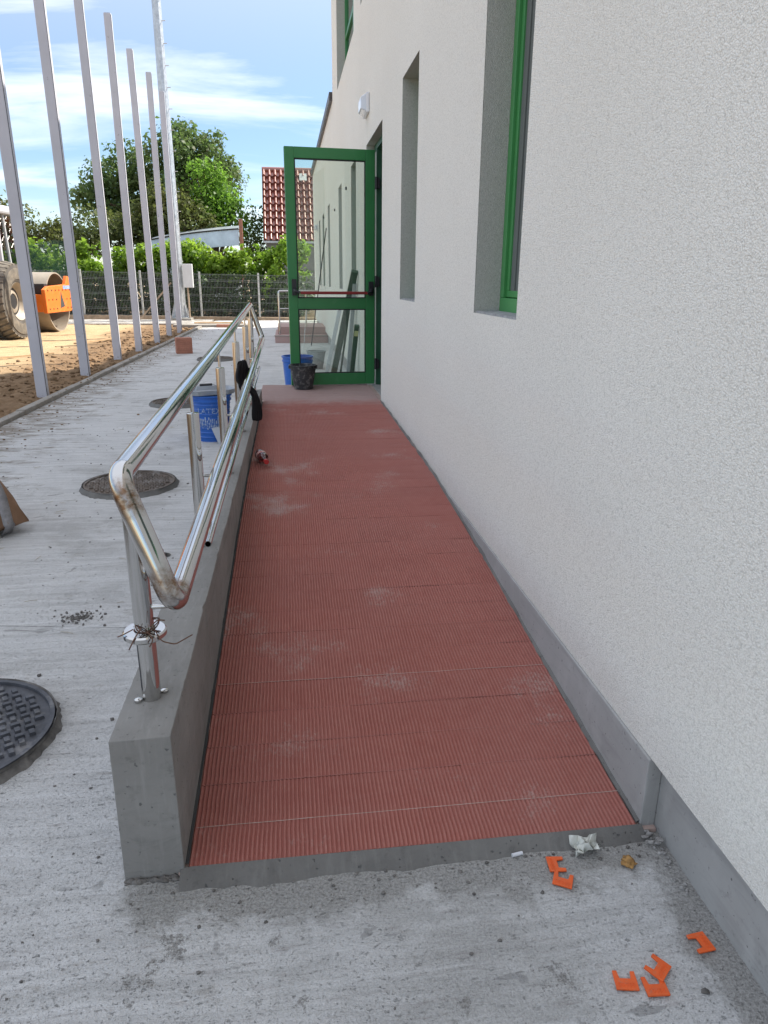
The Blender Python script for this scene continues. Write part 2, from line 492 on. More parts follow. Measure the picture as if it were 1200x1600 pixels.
def leaf_mat(name, dark, light, warm, trans=.35):
    m = bpy.data.materials.new(name)
    m.use_nodes = True
    t = NT(m.node_tree)
    b = t.n['Principled BSDF']
    out = [n for n in t.n if n.type == 'OUTPUT_MATERIAL'][0]
    gm = t.new('ShaderNodeNewGeometry')
    r = gm.outputs['Random Per Island']
    c = t.mix(r, dark, light)
    n = t.noise(.55, 3, .55, gm.outputs['Position'])
    c = t.mix(t.mapr(n, .45, .72, 0, .65), c, warm)
    t.put(b.inputs['Base Color'], c)
    b.inputs['Roughness'].default_value = .5
    b.inputs['Specular IOR Level'].default_value = .35
    tl = t.new('ShaderNodeBsdfTranslucent')
    t.put(tl.inputs[0], t.mix(.5, c, tuple(min(1, q * 2.2) for q in light)))
    mx = t.new('ShaderNodeMixShader')
    mx.inputs[0].default_value = trans
    t.l.new(b.outputs[0], mx.inputs[1])
    t.l.new(tl.outputs[0], mx.inputs[2])
    t.l.new(mx.outputs[0], out.inputs[0])
    return m


M['leaf_dark'] = leaf_mat('walnut_leaves', (.04, .074, .026), (.094, .155, .044), (.125, .14, .038), .40)
M['leaf_light'] = leaf_mat('bright_tree_leaves', (.07, .155, .018), (.14, .26, .035), (.13, .24, .03), .5)
M['leaf_olive'] = leaf_mat('olive_tree_leaves', (.05, .07, .02), (.10, .13, .034), (.15, .115, .034), .38)
M['leaf_vine'] = leaf_mat('vine_leaves', (.075, .15, .016), (.18, .29, .03), (.22, .29, .035), .55)
M['leaf_vine_dark'] = leaf_mat('vine_leaves_painted_shade', (.02, .05, .012), (.05, .10, .02), (.045, .06, .02), .3)  # darker copy of the vine leaves, shade inside the hedge put into the colour


# ------------------------------------------------------------------ mesh helpers
ORIGIN = {}


class MB:
    """collects shapes; build() links them as one mesh object"""
    def __init__(self):
        self.v = []
        self.f = []

    def add(self, vs, fs):
        o = len(self.v)
        self.v += [tuple(q) for q in vs]
        self.f += [tuple(i + o for i in f) for f in fs]
        return self

    def box(self, a, b):
        x0, y0, z0 = a
        x1, y1, z1 = b
        vs = [(x0, y0, z0), (x1, y0, z0), (x1, y1, z0), (x0, y1, z0), (x0, y0, z1), (x1, y0, z1), (x1, y1, z1), (x0, y1, z1)]
        return self.add(vs, [(0, 3, 2, 1), (4, 5, 6, 7), (0, 1, 5, 4), (1, 2, 6, 5), (2, 3, 7, 6), (3, 0, 4, 7)])

    def bar(self, p0, p1, w, h, up=(0, 0, 1)):
        """box along p0-p1, width w sideways and h along up"""
        p0, p1 = Vector(p0), Vector(p1)
        d = (p1 - p0).normalized()
        u = Vector(up)
        s = d.cross(u)
        if s.length < 1e-5:
            s = d.cross(Vector((1, 0, 0)))
        s.normalize()
        u = s.cross(d).normalized()
        vs = []
        for q in (p0, p1):
            for a, c in ((-1, -1), (1, -1), (1, 1), (-1, 1)):
                vs.append(q + s * (a * w / 2) + u * (c * h / 2))
        return self.add(vs, [(0, 1, 2, 3), (7, 6, 5, 4), (0, 4, 5, 1), (1, 5, 6, 2), (2, 6, 7, 3), (3, 7, 4, 0)])

    def prism(self, pts, z0, z1):
        """outline in xy (counter-clockwise) extruded in z"""
        n = len(pts)
        vs = [(x, y, z0) for x, y in pts] + [(x, y, z1) for x, y in pts]
        fs = [tuple(range(n))[::-1], tuple(range(n, 2 * n))]
        fs += [(i, (i + 1) % n, n + (i + 1) % n, n + i) for i in range(n)]
        return self.add(vs, fs)

    def tube(self, path, r, n=12, caps=True, closed=False):
        path = [Vector(q) for q in path]
        k = len(path)
        rs = r if isinstance(r, (list, tuple)) else [r] * k
        tans = []
        for i in range(k):
            if closed:
                tg = path[(i + 1) % k] - path[i - 1]
            else:
                tg = path[min(i + 1, k - 1)] - path[max(i - 1, 0)]
            tans.append(tg.normalized())
        a = tans[0]
        u = a.cross(Vector((0, 0, 1)))
        if u.length < 1e-3:
            u = a.cross(Vector((1, 0, 0)))
        u.normalize()
        vs = []
        for i in range(k):
            tg = tans[i]
            u = (u - tg * u.dot(tg)).normalized()
            s = tg.cross(u)
            for j in range(n):
                an = 2 * PI * j / n
                vs.append(path[i] + (u * math.cos(an) + s * math.sin(an)) * rs[i])
        fs = []
        for i in range(k if closed else k - 1):
            i2 = (i + 1) % k
            for j in range(n):
                j2 = (j + 1) % n
                fs.append((i * n + j, i * n + j2, i2 * n + j2, i2 * n + j))
        if caps and not closed:
            fs.append(tuple(range(n))[::-1])
            fs.append(tuple((k - 1) * n + j for j in range(n)))
        return self.add(vs, fs)

    def lathe(self, prof, c=(0, 0, 0), n=28, axis='Z', closed=False):
        """profile of (radius, height); heights along axis"""
        vs = []
        k = len(prof)
        for r, h in prof:
            for j in range(n):
                an = 2 * PI * j / n
                a, b2 = r * math.cos(an), r * math.sin(an)
                if axis == 'Z':
                    q = (a, b2, h)
                elif axis == 'X':
                    q = (h, a, b2)
                else:
                    q = (b2, h, a)
                vs.append((q[0] + c[0], q[1] + c[1], q[2] + c[2]))
        fs = []
        for i in range(k if closed else k - 1):
            i2 = (i + 1) % k
            for j in range(n):
                j2 = (j + 1) % n
                fs.append((i * n + j, i * n + j2, i2 * n + j2, i2 * n + j))
        if not closed:
            if prof[0][0] > 1e-6:
                fs.append(tuple(range(n))[::-1])
            if prof[-1][0] > 1e-6:
                fs.append(tuple((k - 1) * n + j for j in range(n)))
        return self.add(vs, fs)

    def blob(self, c, r, seed=0, sub=2, rough=.25, sq=(1, 1, 1)):
        import bmesh
        bm = bmesh.new()
        bmesh.ops.create_icosphere(bm, subdivisions=sub, radius=1)
        vs = []
        for v in bm.verts:
            d = 1 + rough * mnoise.noise(v.co * 1.7 + Vector((seed * 3.1, seed, 0))) * 1.6
            q = v.co * d * r
            vs.append((c[0] + q.x * sq[0], c[1] + q.y * sq[1], c[2] + q.z * sq[2]))
        fs = [tuple(v.index for v in f.verts) for f in bm.faces]
        bm.free()
        return self.add(vs, fs)

    def build(self, name, mat, parent=None, smooth=None, local=False, origin=None, bevel=0):
        o3 = Vector((0, 0, 0))
        if parent is not None:
            if not local:
                o3 = ORIGIN.get(parent.name, Vector((0, 0, 0)))
        elif origin is not None:
            o3 = Vector(origin)
        me = bpy.data.meshes.new(name)
        me.from_pydata([(a - o3.x, b2 - o3.y, c - o3.z) for a, b2, c in self.v], [], self.f)
        me.update()
        if smooth is not None:
            me.shade_smooth()
            me.set_sharp_from_angle(angle=math.radians(smooth))
        me.materials.append(mat)
        ob = bpy.data.objects.new(name, me)
        COL.objects.link(ob)
        if parent is not None:
            ob.parent = parent
            ORIGIN[ob.name] = ORIGIN.get(parent.name, Vector((0, 0, 0)))
        elif origin is not None:
            ob.location = o3
            ORIGIN[ob.name] = o3
        if bevel:
            md = ob.modifiers.new('bevel', 'BEVEL')
            md.width = bevel
            md.segments = 2
            md.limit_method = 'ANGLE'
        return ob


def tag(o, label, cat=None, group=None, kind=None):
    if label:
        o['label'] = label
    if cat:
        o['category'] = cat
    if group:
        o['group'] = group
    if kind:
        o['kind'] = kind
    return o


def thing(name, label, cat, loc=(0, 0, 0), rz=0, group=None):
    o = bpy.data.objects.new(name, None)
    o.empty_display_size = .2
    COL.objects.link(o)
    o.location = loc
    o.rotation_euler = (0, 0, rz)
    ORIGIN[o.name] = Vector(loc)
    return tag(o, label, cat, group)


def struct(o, label=None):
    o['kind'] = 'structure'
    if label:
        o['label'] = label
    return o


def round_path(pts, r, n=7):
    """round the inner corners of an open polyline"""
    pts = [Vector(q) for q in pts]
    out = [pts[0]]
    for i in range(1, len(pts) - 1):
        a, b2, c = pts[i - 1], pts[i], pts[i + 1]
        d1 = (a - b2).normalized()
        d2 = (c - b2).normalized()
        ang = d1.angle(d2)
        tl = min(r / math.tan(ang / 2), (a - b2).length * .48, (c - b2).length * .48)
        p0, p1 = b2 + d1 * tl, b2 + d2 * tl
        for k in range(n + 1):
            s = k / n
            out.append((1 - s) ** 2 * p0 + 2 * s * (1 - s) * b2 + s * s * p1)
    out.append(pts[-1])
    return out


def copy_tree(o, parent=None):
    c = o.copy()
    COL.objects.link(c)
    if parent is not None:
        c.parent = parent
    for ch in list(o.children):
        copy_tree(ch, c)
    return c


# ------------------------------------------------------------------ setting: ground, apron, kerb, sand
struct(MB().add([(-700, -300, -.12), (700, -300, -.12), (700, 1200, -.12), (-700, 1200, -.12)], [(0, 1, 2, 3)]).build('ground', M['earth']))


def kerb_x(y):
    return -2.83 + (y - 7.0) * .0185


mb = MB()
ys = np.linspace(-6, 26.4, 60)
for i in range(len(ys) - 1):
    y0, y1 = ys[i], ys[i + 1]
    mb.add([(kerb_x(y0) + .005, y0, 0), (9, y0, 0), (9, y1, 0), (kerb_x(y1) + .005, y1, 0)], [(0, 1, 2, 3)])
struct(mb.build('concrete_apron', M['concrete']))

kerb = bpy.data.objects.new('kerb', None)
COL.objects.link(kerb)
struct(kerb, 'narrow concrete kerb between the apron and the sand')
ORIGIN['kerb'] = Vector((0, 0, 0))
yk = -1.0
while yk < 22.2:
    L = .995
    x0, x1 = kerb_x(yk), kerb_x(yk + L)
    z = .045 + random.uniform(-.006, .006)
    d0, d1 = random.uniform(-.006, .006), random.uniform(-.006, .006)
    m4 = MB()
    m4.prism([(x0 - .095 + d0, yk), (x0 + d0, yk), (x1 + d1, yk + L), (x1 - .095 + d1, yk + L)], -.1, z)
    m4.build('kerb_stone', M['kerb'], kerb, bevel=.008)
    yk += 1.0


def fbm(x, y, s, o=4, seed=0.):
    return mnoise.fractal(Vector((x * s, y * s, seed)), 1.0, 2.0, o)


def sand_z(x, y):
    e = max(0, min(1, (x + 4.6) / 1.2))
    n_ = max(0, min(1, (13.0 - y) / 3.0))
    cl = max(e, n_)
    z = -.015 + .02 * fbm(x, y, .5, 3, 2.) + cl * (.055 * fbm(x, y, 2.2, 4, 5.) + .03 * abs(fbm(x, y, 6.5, 3, 9.)))
    z += (1 - cl) * (.02 * fbm(x * .35, y, 2.4, 4, 1.) + .012 * fbm(x * .3, y, 8, 3, 4.))
    z += max(0, -x - 4) * .008
    kx = kerb_x(y) - .09
    z -= .02 * max(0, 1 - (kx - x) / .25)
    return max(z, -.1)


mb = MB()
xs = np.concatenate([np.linspace(-16, -6.6, 64, endpoint=False), np.linspace(-6.6, -2.62, 92)])
ys = np.concatenate([np.linspace(1, 8, 70, endpoint=False), np.linspace(8, 24, 290)])
nx, ny = len(xs), len(ys)
vs = []
for y in ys:
    kx = kerb_x(y) - .05
    for x in xs:
        xx = min(x, kx)
        vs.append((xx, y, sand_z(xx, y)))
fs = [(j * nx + i, j * nx + i + 1, (j + 1) * nx + i + 1, (j + 1) * nx + i) for j in range(ny - 1) for i in range(nx - 1)]
mb.add(vs, fs)
struct(mb.build('sand_bed', M['sand'], smooth=60))

mb = MB()
for i in range(1100):
    y = random.uniform(7.5, 22.5)
    x = kerb_x(y) - .14 - abs(random.gauss(0, .8))
    r = random.choice([.012, .016, .02, .028, .04]) * random.uniform(.7, 1.3)
    mb.blob((x, y, sand_z(x, y) + r * .25), r, i, 1, .4, (1.1, 1.1, .75))
for i in range(700):
    y = random.uniform(5.5, 22)
    x = kerb_x(y) - .02 + abs(random.gauss(0, .28))
    r = random.choice([.003, .004, .005, .007, .010]) * random.uniform(.7, 1.3)
    mb.blob((x, y, r * .3 + (.05 if x < kerb_x(y) + .01 else 0)), r, i, 1, .45, (1.3, 1.1, .7))
tag(mb.build('soil_clods', M['clod'], smooth=70), 'loose brown clods scattered over the soil beside the kerb', 'soil', kind='stuff')

# lit concrete slab strips at the far end of the yard and the fence footing
mb = MB()
mb.box((-3.4, 22.6, -.1), (-1.0, 23.3, .07))
struct(mb.build('slab_edge', M['kerb'], bevel=.01))
mb = MB()
mb.box((-16, 24.0, -.12), (-2.55, 26.45, .03))
struct(mb.build('yard_strip', M['concrete']))

# ------------------------------------------------------------------ building
B = thing('school_building', 'white rendered building with green frames and grey plinth along the ramp', 'building', (.9, 8, 0))
WX = .90
Y0, YT, YE = -5.0, 13.72, 23.1
ZT, ZL = 7.6, 4.36
DEP = .125


def wall_grid(mb, y0, y1, z0, z1, ops, x=WX):
    ysn = sorted({y0, y1, *[o[0] for o in ops], *[o[1] for o in ops]})
    zsn = sorted({z0, z1, *[o[2] for o in ops], *[o[3] for o in ops]})
    ysn = [q for q in ysn if y0 <= q <= y1]
    zsn = [q for q in zsn if z0 <= q <= z1]
    for i in range(len(ysn) - 1):
        for j in range(len(zsn) - 1):
            cy, cz = (ysn[i] + ysn[i + 1]) / 2, (zsn[j] + zsn[j + 1]) / 2
            if any(o[0] < cy < o[1] and o[2] < cz < o[3] for o in ops):
                continue
            mb.add([(x, ysn[i], zsn[j]), (x, ysn[i + 1], zsn[j]), (x, ysn[i + 1], zsn[j + 1]), (x, ysn[i], zsn[j + 1])], [(0, 3, 2, 1)])
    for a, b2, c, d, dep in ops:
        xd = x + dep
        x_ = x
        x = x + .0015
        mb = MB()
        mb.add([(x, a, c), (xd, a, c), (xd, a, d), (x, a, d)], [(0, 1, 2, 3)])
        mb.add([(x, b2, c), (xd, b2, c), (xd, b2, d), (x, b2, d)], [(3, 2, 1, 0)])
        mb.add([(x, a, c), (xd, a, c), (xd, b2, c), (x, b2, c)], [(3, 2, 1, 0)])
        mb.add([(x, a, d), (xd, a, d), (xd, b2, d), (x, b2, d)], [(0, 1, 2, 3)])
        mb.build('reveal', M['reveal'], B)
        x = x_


ZB = .222
WINS = [(.44, 1.12), (2.815, 3.485), (5.16, 5.845)]
FARW = [(9.52, 10.2), (11.85, 12.53), (14.95, 15.62), (17.12, 17.8), (18.92, 19.6)]
UPW = [(9.72, 12.53), (6.05, 8.9), (2.2, 5.1)]
DOOR = (7.0, 8.32, .255, 2.752)
RD = .26
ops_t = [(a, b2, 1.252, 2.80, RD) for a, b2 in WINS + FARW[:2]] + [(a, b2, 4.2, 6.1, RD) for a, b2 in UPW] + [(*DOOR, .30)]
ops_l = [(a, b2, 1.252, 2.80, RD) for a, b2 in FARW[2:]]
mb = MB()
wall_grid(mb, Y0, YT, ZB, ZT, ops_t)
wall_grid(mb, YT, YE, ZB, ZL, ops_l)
XB = 9.0
# body of the two blocks behind the facade
mb.add([(WX, YT, ZL), (XB, YT, ZL), (XB, YT, ZT), (WX, YT, ZT)], [(0, 3, 2, 1)])
mb.add([(WX, Y0, ZB), (XB, Y0, ZB), (XB, Y0, ZT), (WX, Y0, ZT)], [(0, 1, 2, 3)])
mb.add([(WX, YE, ZB), (XB, YE, ZB), (XB, YE, ZL), (WX, YE, ZL)], [(3, 2, 1, 0)])
mb.add([(XB, Y0, ZB), (XB, YT, ZB), (XB, YT, ZT), (XB, Y0, ZT)], [(0, 1, 2, 3)])
mb.add([(XB, YT, ZB), (XB, YE, ZB), (XB, YE, ZL), (XB, YT, ZL)], [(0, 1, 2, 3)])
mb.add([(WX, Y0, ZB), (1.02, Y0, ZB), (1.02, YE, ZB), (WX, YE, ZB)], [(0, 3, 2, 1)])
mb.build('wall', M['render'], B)
rf = MB().box((WX + .0, Y0, ZT), (XB, YT, ZT + .1)).build('roof', M['flashing'], B)
rf2 = MB().box((WX + .0, YT + .002, ZL), (XB, YE, ZL + .06)).build('roof', M['flashing'], B)
MB().box((WX - .055, YT - .0, ZL - .055), (WX + .0, YE + .05, ZL + .075)).build('gutter', M['flashing'], rf2)
# dark sheets behind the openings, the shade of unlit rooms put into their colour
MB().box((1.42, Y0 + .2, .2), (1.46, YE - .2, ZL - .1)).build('room_shade_sheet', M['room'], B)
MB().box((1.42, Y0 + .2, ZL), (1.46, YT - .2, ZT - .1)).build('room_shade_sheet', M['room'], B)
MB().box((.945, DOOR[0], .18), (1.6, DOOR[1], .262)).build('threshold', M['plinth'], B)
# plinth
mb = MB()
mb.box((.935, Y0, -.1), (1.05, YE - .03, .2215))
mb.build('plinth', M['plinth'], B, bevel=.004)


def window(y0, y1, z0, z1, screen=True):
    fx0, fx1 = WX + DEP, WX + DEP + .055
    mb = MB()
    fw = .05
    mb.box((fx0, y0, z0), (fx1, y1, z0 + .07)).box((fx0, y0, z1 - fw), (fx1, y1, z1))
    mb.box((fx0, y0, z0 + .07), (fx1, y0 + fw, z1 - fw)).box((fx0, y1 - fw, z0 + .07), (fx1, y1, z1 - fw))
    wobj = mb.build('window', M['green_win'], B, bevel=.004)
    mb = MB()
    a, b2, c, d = y0 + fw + .003, y1 - fw - .003, z0 + .073, z1 - fw - .003
    x0, x1 = fx0 + .016, fx1 + .01
    s = .030
    mb.box((x0, a, c), (x1, b2, c + s)).box((x0, a, d - s), (x1, b2, d))
    mb.box((x0, a, c + s), (x1, a + s, d - s)).box((x0, b2 - s, c + s), (x1, b2, d - s))
    mb.build('sash', M['green_win'], wobj, bevel=.003)
    MB().box((x0 + .022, a + s, c + s), (x0 + .030, b2 - s, d - s)).build('pane', M['glass_win'], wobj)
    mb = MB()
    mb.box((x0 + .010, a + s, c + s), (x0 + .013, b2 - s, d - s))
    mb.box((x0 + .004, a + s + .06, c + s), (x0 + .010, a + s + .08, d - s)).box((x0 + .004, b2 - s - .08, c + s), (x0 + .010, b2 - s - .065, d - s))
    mb.build('insect_screen', M['screen'], wobj)
    MB().box((WX + .012, y0 + .004, z0 - .01), (fx0 - .003, y1 - .004, z0 + .009)).build('sill', M['sill'], wobj)
    return wobj


for a, b2 in WINS + FARW:
    window(a, b2, 1.252, 2.80)
for a, b2 in UPW:
    fx0, fx1 = WX + DEP, WX + DEP + .06
    z0, z1 = 4.2, 6.1
    mb = MB()
    mb.box((fx0, a, z0), (fx1, b2, z0 + .08)).box((fx0, a, z1 - .06), (fx1, b2, z1))
    mb.box((fx0, b2 - .07, z0 + .08), (fx1, b2, z1 - .06)).box((fx0, a, z0 + .08), (fx1, a + .07, z1 - .06))
    mm = (a + b2) / 2
    mb.box((fx0, mm - .05, z0 + .08), (fx1, mm + .05, z1 - .06))
    mb.box((fx0 + .004, a + .07, 4.86), (fx1 - .004, b2 - .07, 4.93))
    wo = mb.build('window', M['green'], B, bevel=.004)
    for q0, q1 in ((a + .07, mm - .05), (mm + .05, b2 - .07)):
        MB().box((fx0 + .028, q0, z0 + .08), (fx0 + .036, q1, z1 - .06)).build('pane', M['glass_win'], wo)

# small wall fixings
for y, z in ((10.9, 2.62), (13.4, 2.55), (17.0, 2.7)):
    MB().lathe([(0, 0), (.022, 0), (.022, .02), (0, .021)], (WX - .02, y, z), 10, 'X').build('fixing', M['plastic_black'], B, smooth=40)

# door frame in the opening
mb = MB()
fx0, fx1 = .985, 1.055
mb.box((fx0, DOOR[0], .262), (fx1, DOOR[0] + .06, 2.75)).box((fx0, 8.10, .262), (fx1, 8.16, 2.69)).box((fx0, DOOR[0] + .06, 2.69), (fx1, 8.318, 2.75))
mb.build('door_frame', M['green_dark'], B, bevel=.003)
mb = MB().box((fx0 + .012, 8.16, .262), (fx1, 8.318, 2.69))
mb.build('door_side_panel', M['render'], B)

# open door leaf: hinged at (.955, 8.09), swung out square to the wall
hx, hy, lx, ly = .958, 8.085, .026, 8.012
dz0, dz1 = .278, 2.672
dvec = Vector((lx - hx, ly - hy, 0))
DW = dvec.length
dd = dvec.normalized()
dn_ = Vector((dd.y, -dd.x, 0))          # leaf normal
if dn_.y > 0:
    dn_ = -dn_                           # towards the camera


def dbox(mb, s0, s1, t0, t1, z0, z1):
    """box in leaf space: s along the leaf from the hinge, t along the outward normal"""
    vs = []
    for z in (z0, z1):
        for s, q in ((s0, t0), (s1, t0), (s1, t1), (s0, t1)):
            c = Vector((hx, hy, 0)) + dd * s + dn_ * q
            vs.append((c.x, c.y, z))
    mb.add(vs, [(3, 2, 1, 0), (4, 5, 6, 7), (0, 1, 5, 4), (1, 2, 6, 5), (2, 3, 7, 6), (3, 0, 4, 7)])


T = .03
mb = MB()
ST = .098
dbox(mb, 0, ST, -T, T, dz0, dz1)
dbox(mb, DW - ST, DW, -T, T, dz0, dz1)
dbox(mb, ST, DW - ST, -T, T, dz1 - .105, dz1)
dbox(mb, ST, DW - ST, -T, T, dz0, dz0 + .125)
dbox(mb, ST, DW - ST, -T, T, 1.095, 1.205)
door = mb.build('door', M['green'], B, bevel=.004)
for z0, z1 in ((dz0 + .125, 1.095), (1.205, dz1 - .105)):
    mb = MB()
    dbox(mb, ST, DW - ST, -.006, .006, z0, z1)
    mb.build('pane', M['glass'], door)
    mb = MB()
    g = .012
    dbox(mb, ST, DW - ST, .006, .022, z0, z0 + g)
    dbox(mb, ST, DW - ST, .006, .022, z1 - g, z1)
    dbox(mb, ST, ST + g, .006, .022, z0 + g, z1 - g)
    dbox(mb, DW - ST - g, DW - ST, .006, .022, z0 + g, z1 - g)
    mb.build('glazing_bead', M['rubber'], door)
mb = MB()
c0 = Vector((hx, hy, 1.262)) + dd * .075 + dn_ * .10
c1 = Vector((hx, hy, 1.262)) + dd * (DW - .12) + dn_ * .10
mb.bar(c0, c1, .022, .030)
mb.build('push_bar', M['red_bar'], door, bevel=.006)
for s, zt in ((.045, 1.38), (DW - .06, 1.40)):
    mb = MB()
    dbox(mb, s - .024, s + .024, T, T + .045, 1.235, zt)
    sgn = 1 if s < .3 else -1
    a_ = Vector((hx, hy, 1.30)) + dd * s + dn_ * (T + .03)
    mb.tube(round_path([a_, a_ + dn_ * .045 - Vector((0, 0, .02)), a_ + dn_ * .05 + dd * (.05 * sgn) - Vector((0, 0, .038))], .02, 4), .017, 8)
    mb.build('bar_bracket', M['plastic_black'], door, smooth=40)
a_ = Vector((hx, hy, 1.335)) + dd * (DW - .02) + dn_ * (T + .008)
MB().lathe([(0, 0), (.014, 0), (.014, .03), (0, .032)], (0, 0, 0), 12, 'Y').build('lock_cylinder', M['white_plastic'], door, smooth=40).location = (a_ - Vector(B.location)) + dn_ * .02
for z in (.50, 1.38, 2.36):
    mb = MB()
    c = Vector((hx, hy, 0)) - dd * .018 + dn_ * .022
    mb.tube([(c.x, c.y, z - .06), (c.x, c.y, z + .06)], .016, 10)
    mb.box((c.x + .0, c.y - .01, z - .05), (c.x + .035, c.y + .014, z + .05))
    mb.build('hinge', M['plastic_black'], door, smooth=40)

# ------------------------------------------------------------------ ramp
RY0, RY1, RL = 1.44, 6.95, 8.12
RZ0, RZ1 = .016, .266


RPY = [1.44, 1.75, 2.16, 2.67, 3.39, 4.2, 5.0, 6.95, 8.12]
RPZ = [.016, .040, .072, .118, .178, .225, .243, .262, .266]


def ramp_z(y):
    """steeper foot, easing into the long landing before the door"""
    return float(np.interp(y, RPY, RPZ))


def ramp_left(y):
    return -.293 + .030 * min(1, max(0, (y - 1.44) / 5.56))


RX1 = .889
ramp = bpy.data.objects.new('access_ramp', None)
COL.objects.link(ramp)
struct(ramp, 'sloping ramp paved with red grooved tiles between low wall and building')
ORIGIN['access_ramp'] = Vector((0, 0, 0))
mb = MB()
sec = [(RY0 - .012, -.05), (RY0 - .008, RZ0 - .006)] + [(y, z - .005) for y, z in zip(RPY[1:-1], RPZ[1:-1])] + [(RL - .01, RZ1 - .005), (RL - .005, -.05)]
k = len(sec)
mb.add([(-.31 if y < 7 else -.295, y, z) for y, z in sec] + [(.933, y, z) for y, z in sec],
       [(i, i + 1, k + i + 1, k + i) for i in range(k - 1)] + [(0, k, 2 * k - 1, k - 1), tuple(range(k - 1, -1, -1)), tuple(range(k, 2 * k))])
mb.build('slab', M['grout'], ramp)
# rough mortar lip at the foot of the ramp
mb = MB()
n = 70
vs, fs = [], []
for i in range(n + 1):
    x = -.305 + (RX1 + .005 + .305) * i / n
    e = .01 * mnoise.noise(Vector((x * 6, 0, 0))) + .006 * mnoise.noise(Vector((x * 22, 3, 0)))
    yo = RY0 - .035 - .015 * (1 - i / n)
    vs += [(x, RY0 + .002, RZ0 + .0045), (x, RY0 - .012, RZ0 + .002), (x, yo + e, .004 + .004 * mnoise.noise(Vector((x * 15, 1, 5)))), (x, yo - .02 + e * 2, -.01)]
for i in range(n):
    for k in range(3):
        fs.append((i * 4 + k, i * 4 + k + 1, (i + 1) * 4 + k + 1, (i + 1) * 4 + k))
mb.add(vs, [f[::-1] for f in fs])
mb.build('mortar_lip', M['mortar'], ramp, smooth=50)


def tile_mesh(wd, dp, seed=0):
    """tile lying at the origin corner, x 0..wd, y 0..dp, slightly wavy grooves running along y"""
    mb = MB()
    top, gr, bot = .0, -.0048, -.02
    pitch = .0115
    k = max(2, int(round(wd / pitch)))
    xs = []
    for i in range(k):
        a = wd * i / k
        p = wd / k
        xs += [(a, gr), (a + p * .30, top), (a + p * .60, top), (a + p * .90, gr)]
    xs.append((wd, gr))
    ny_ = 5
    nx_ = len(xs)
    vs = []
    for j in range(ny_ + 1):
        y = dp * j / ny_
        for i, (x, z) in enumerate(xs):
            e = .0017 * mnoise.noise(Vector((x * 9, y * 22, seed * 5.3))) if 0 < i < nx_ - 1 else 0
            ze = -.0015 if (j in (0, ny_) and z == top) else 0
            vs.append((min(wd, max(0, x + e)), y, z + ze))
    fs = [(j * nx_ + i, j * nx_ + i + 1, (j + 1) * nx_ + i + 1, (j + 1) * nx_ + i) for j in range(ny_) for i in range(nx_ - 1)]
    n = len(vs)
    vs += [(0, 0, bot), (0, dp, bot), (wd, dp, bot), (wd, 0, bot)]
    fs += [(n, n + 3) + tuple(range(nx_ - 1, -1, -1)), (n + 2, n + 1) + tuple(ny_ * nx_ + i for i in range(nx_))]
    fs += [tuple([n + 1, n] + [j * nx_ for j in range(ny_ + 1)]), tuple([n + 3, n + 2] + [j * nx_ + nx_ - 1 for j in range(ny_, -1, -1)])]
    mb.add(vs, fs)
    me = bpy.data.meshes.new('tile')
    me.from_pydata(mb.v, [], mb.f)
    me.update()
    me.materials.append(M['tile'])
    return me


TILE_CACHE = {}


def put_tile(x0, x1, y, dp, rx, z):
    key = (round(x1 - x0, 2), round(dp, 3), random.randrange(4))
    if key not in TILE_CACHE:
        TILE_CACHE[key] = tile_mesh(*key)
    o = bpy.data.objects.new('tile', TILE_CACHE[key])
    COL.objects.link(o)
    o.parent = ramp
    o.location = (x0, y, z + random.uniform(-.0008, .0008))
    o.rotation_euler = (rx + random.uniform(-.002, .002), random.uniform(-.0016, .0016), random.uniform(-.002, .002))


rows = [(RY0 + .004, 1.559 - RY0)]
y = 1.5615
while y < RY1 - .05:
    rows.append((y, .1532))
    y += .155
y_land = y
while y < RL - .03:
    rows.append((y, .1532 if y + .155 < RL else RL - y - .003))
    y += .155
for ri, (ry, dp) in enumerate(rows):
    xl = ramp_left(ry) + .006
    if ry > 7.0:
        xl = -.293
    x = xl
    first = True
    while x < RX1 - .02:
        wd = .30
        if first and ri % 2 == 1:
            wd = .15
        first = False
        x1 = min(x + wd, RX1)
        if RX1 - x1 < .05:
            x1 = RX1
        put_tile(x, x1 - .0012, ry, dp, math.atan2(ramp_z(ry + dp) - ramp_z(ry), dp), ramp_z(ry) + .004)
        x = x1
# pale grout in the cross joints
for ri, (ry, dp) in enumerate(rows):
    yj_ = ry + dp + .0008
    zt_ = ramp_z(yj_) + .0038
    xl = (-.293 if yj_ > 7.05 else ramp_left(yj_) + .013)
    hw_ = .0012 if ri in (0, 4) else .0010
    n = 24
    vs, fs = [], []
    for i in range(n + 1):
        x = xl + (RX1 - .002 - xl) * i / n
        dz_ = -.0016 * max(0, mnoise.noise(Vector((x * 5, ri * 3.7, 1))) + .05) * 2 - (0 if ri in (0, 4) else .0012)
        vs += [(x, yj_ - hw_, zt_ + dz_), (x, yj_ + hw_, zt_ + dz_)]
    fs = [(2 * i, 2 * i + 2, 2 * i + 3, 2 * i + 1) for i in range(n)]
    if yj_ < RL - .02:
        MB().add(vs, fs).build('grout_line', M['grout'] if ri in (0, 4) else M['grout_red'], ramp)
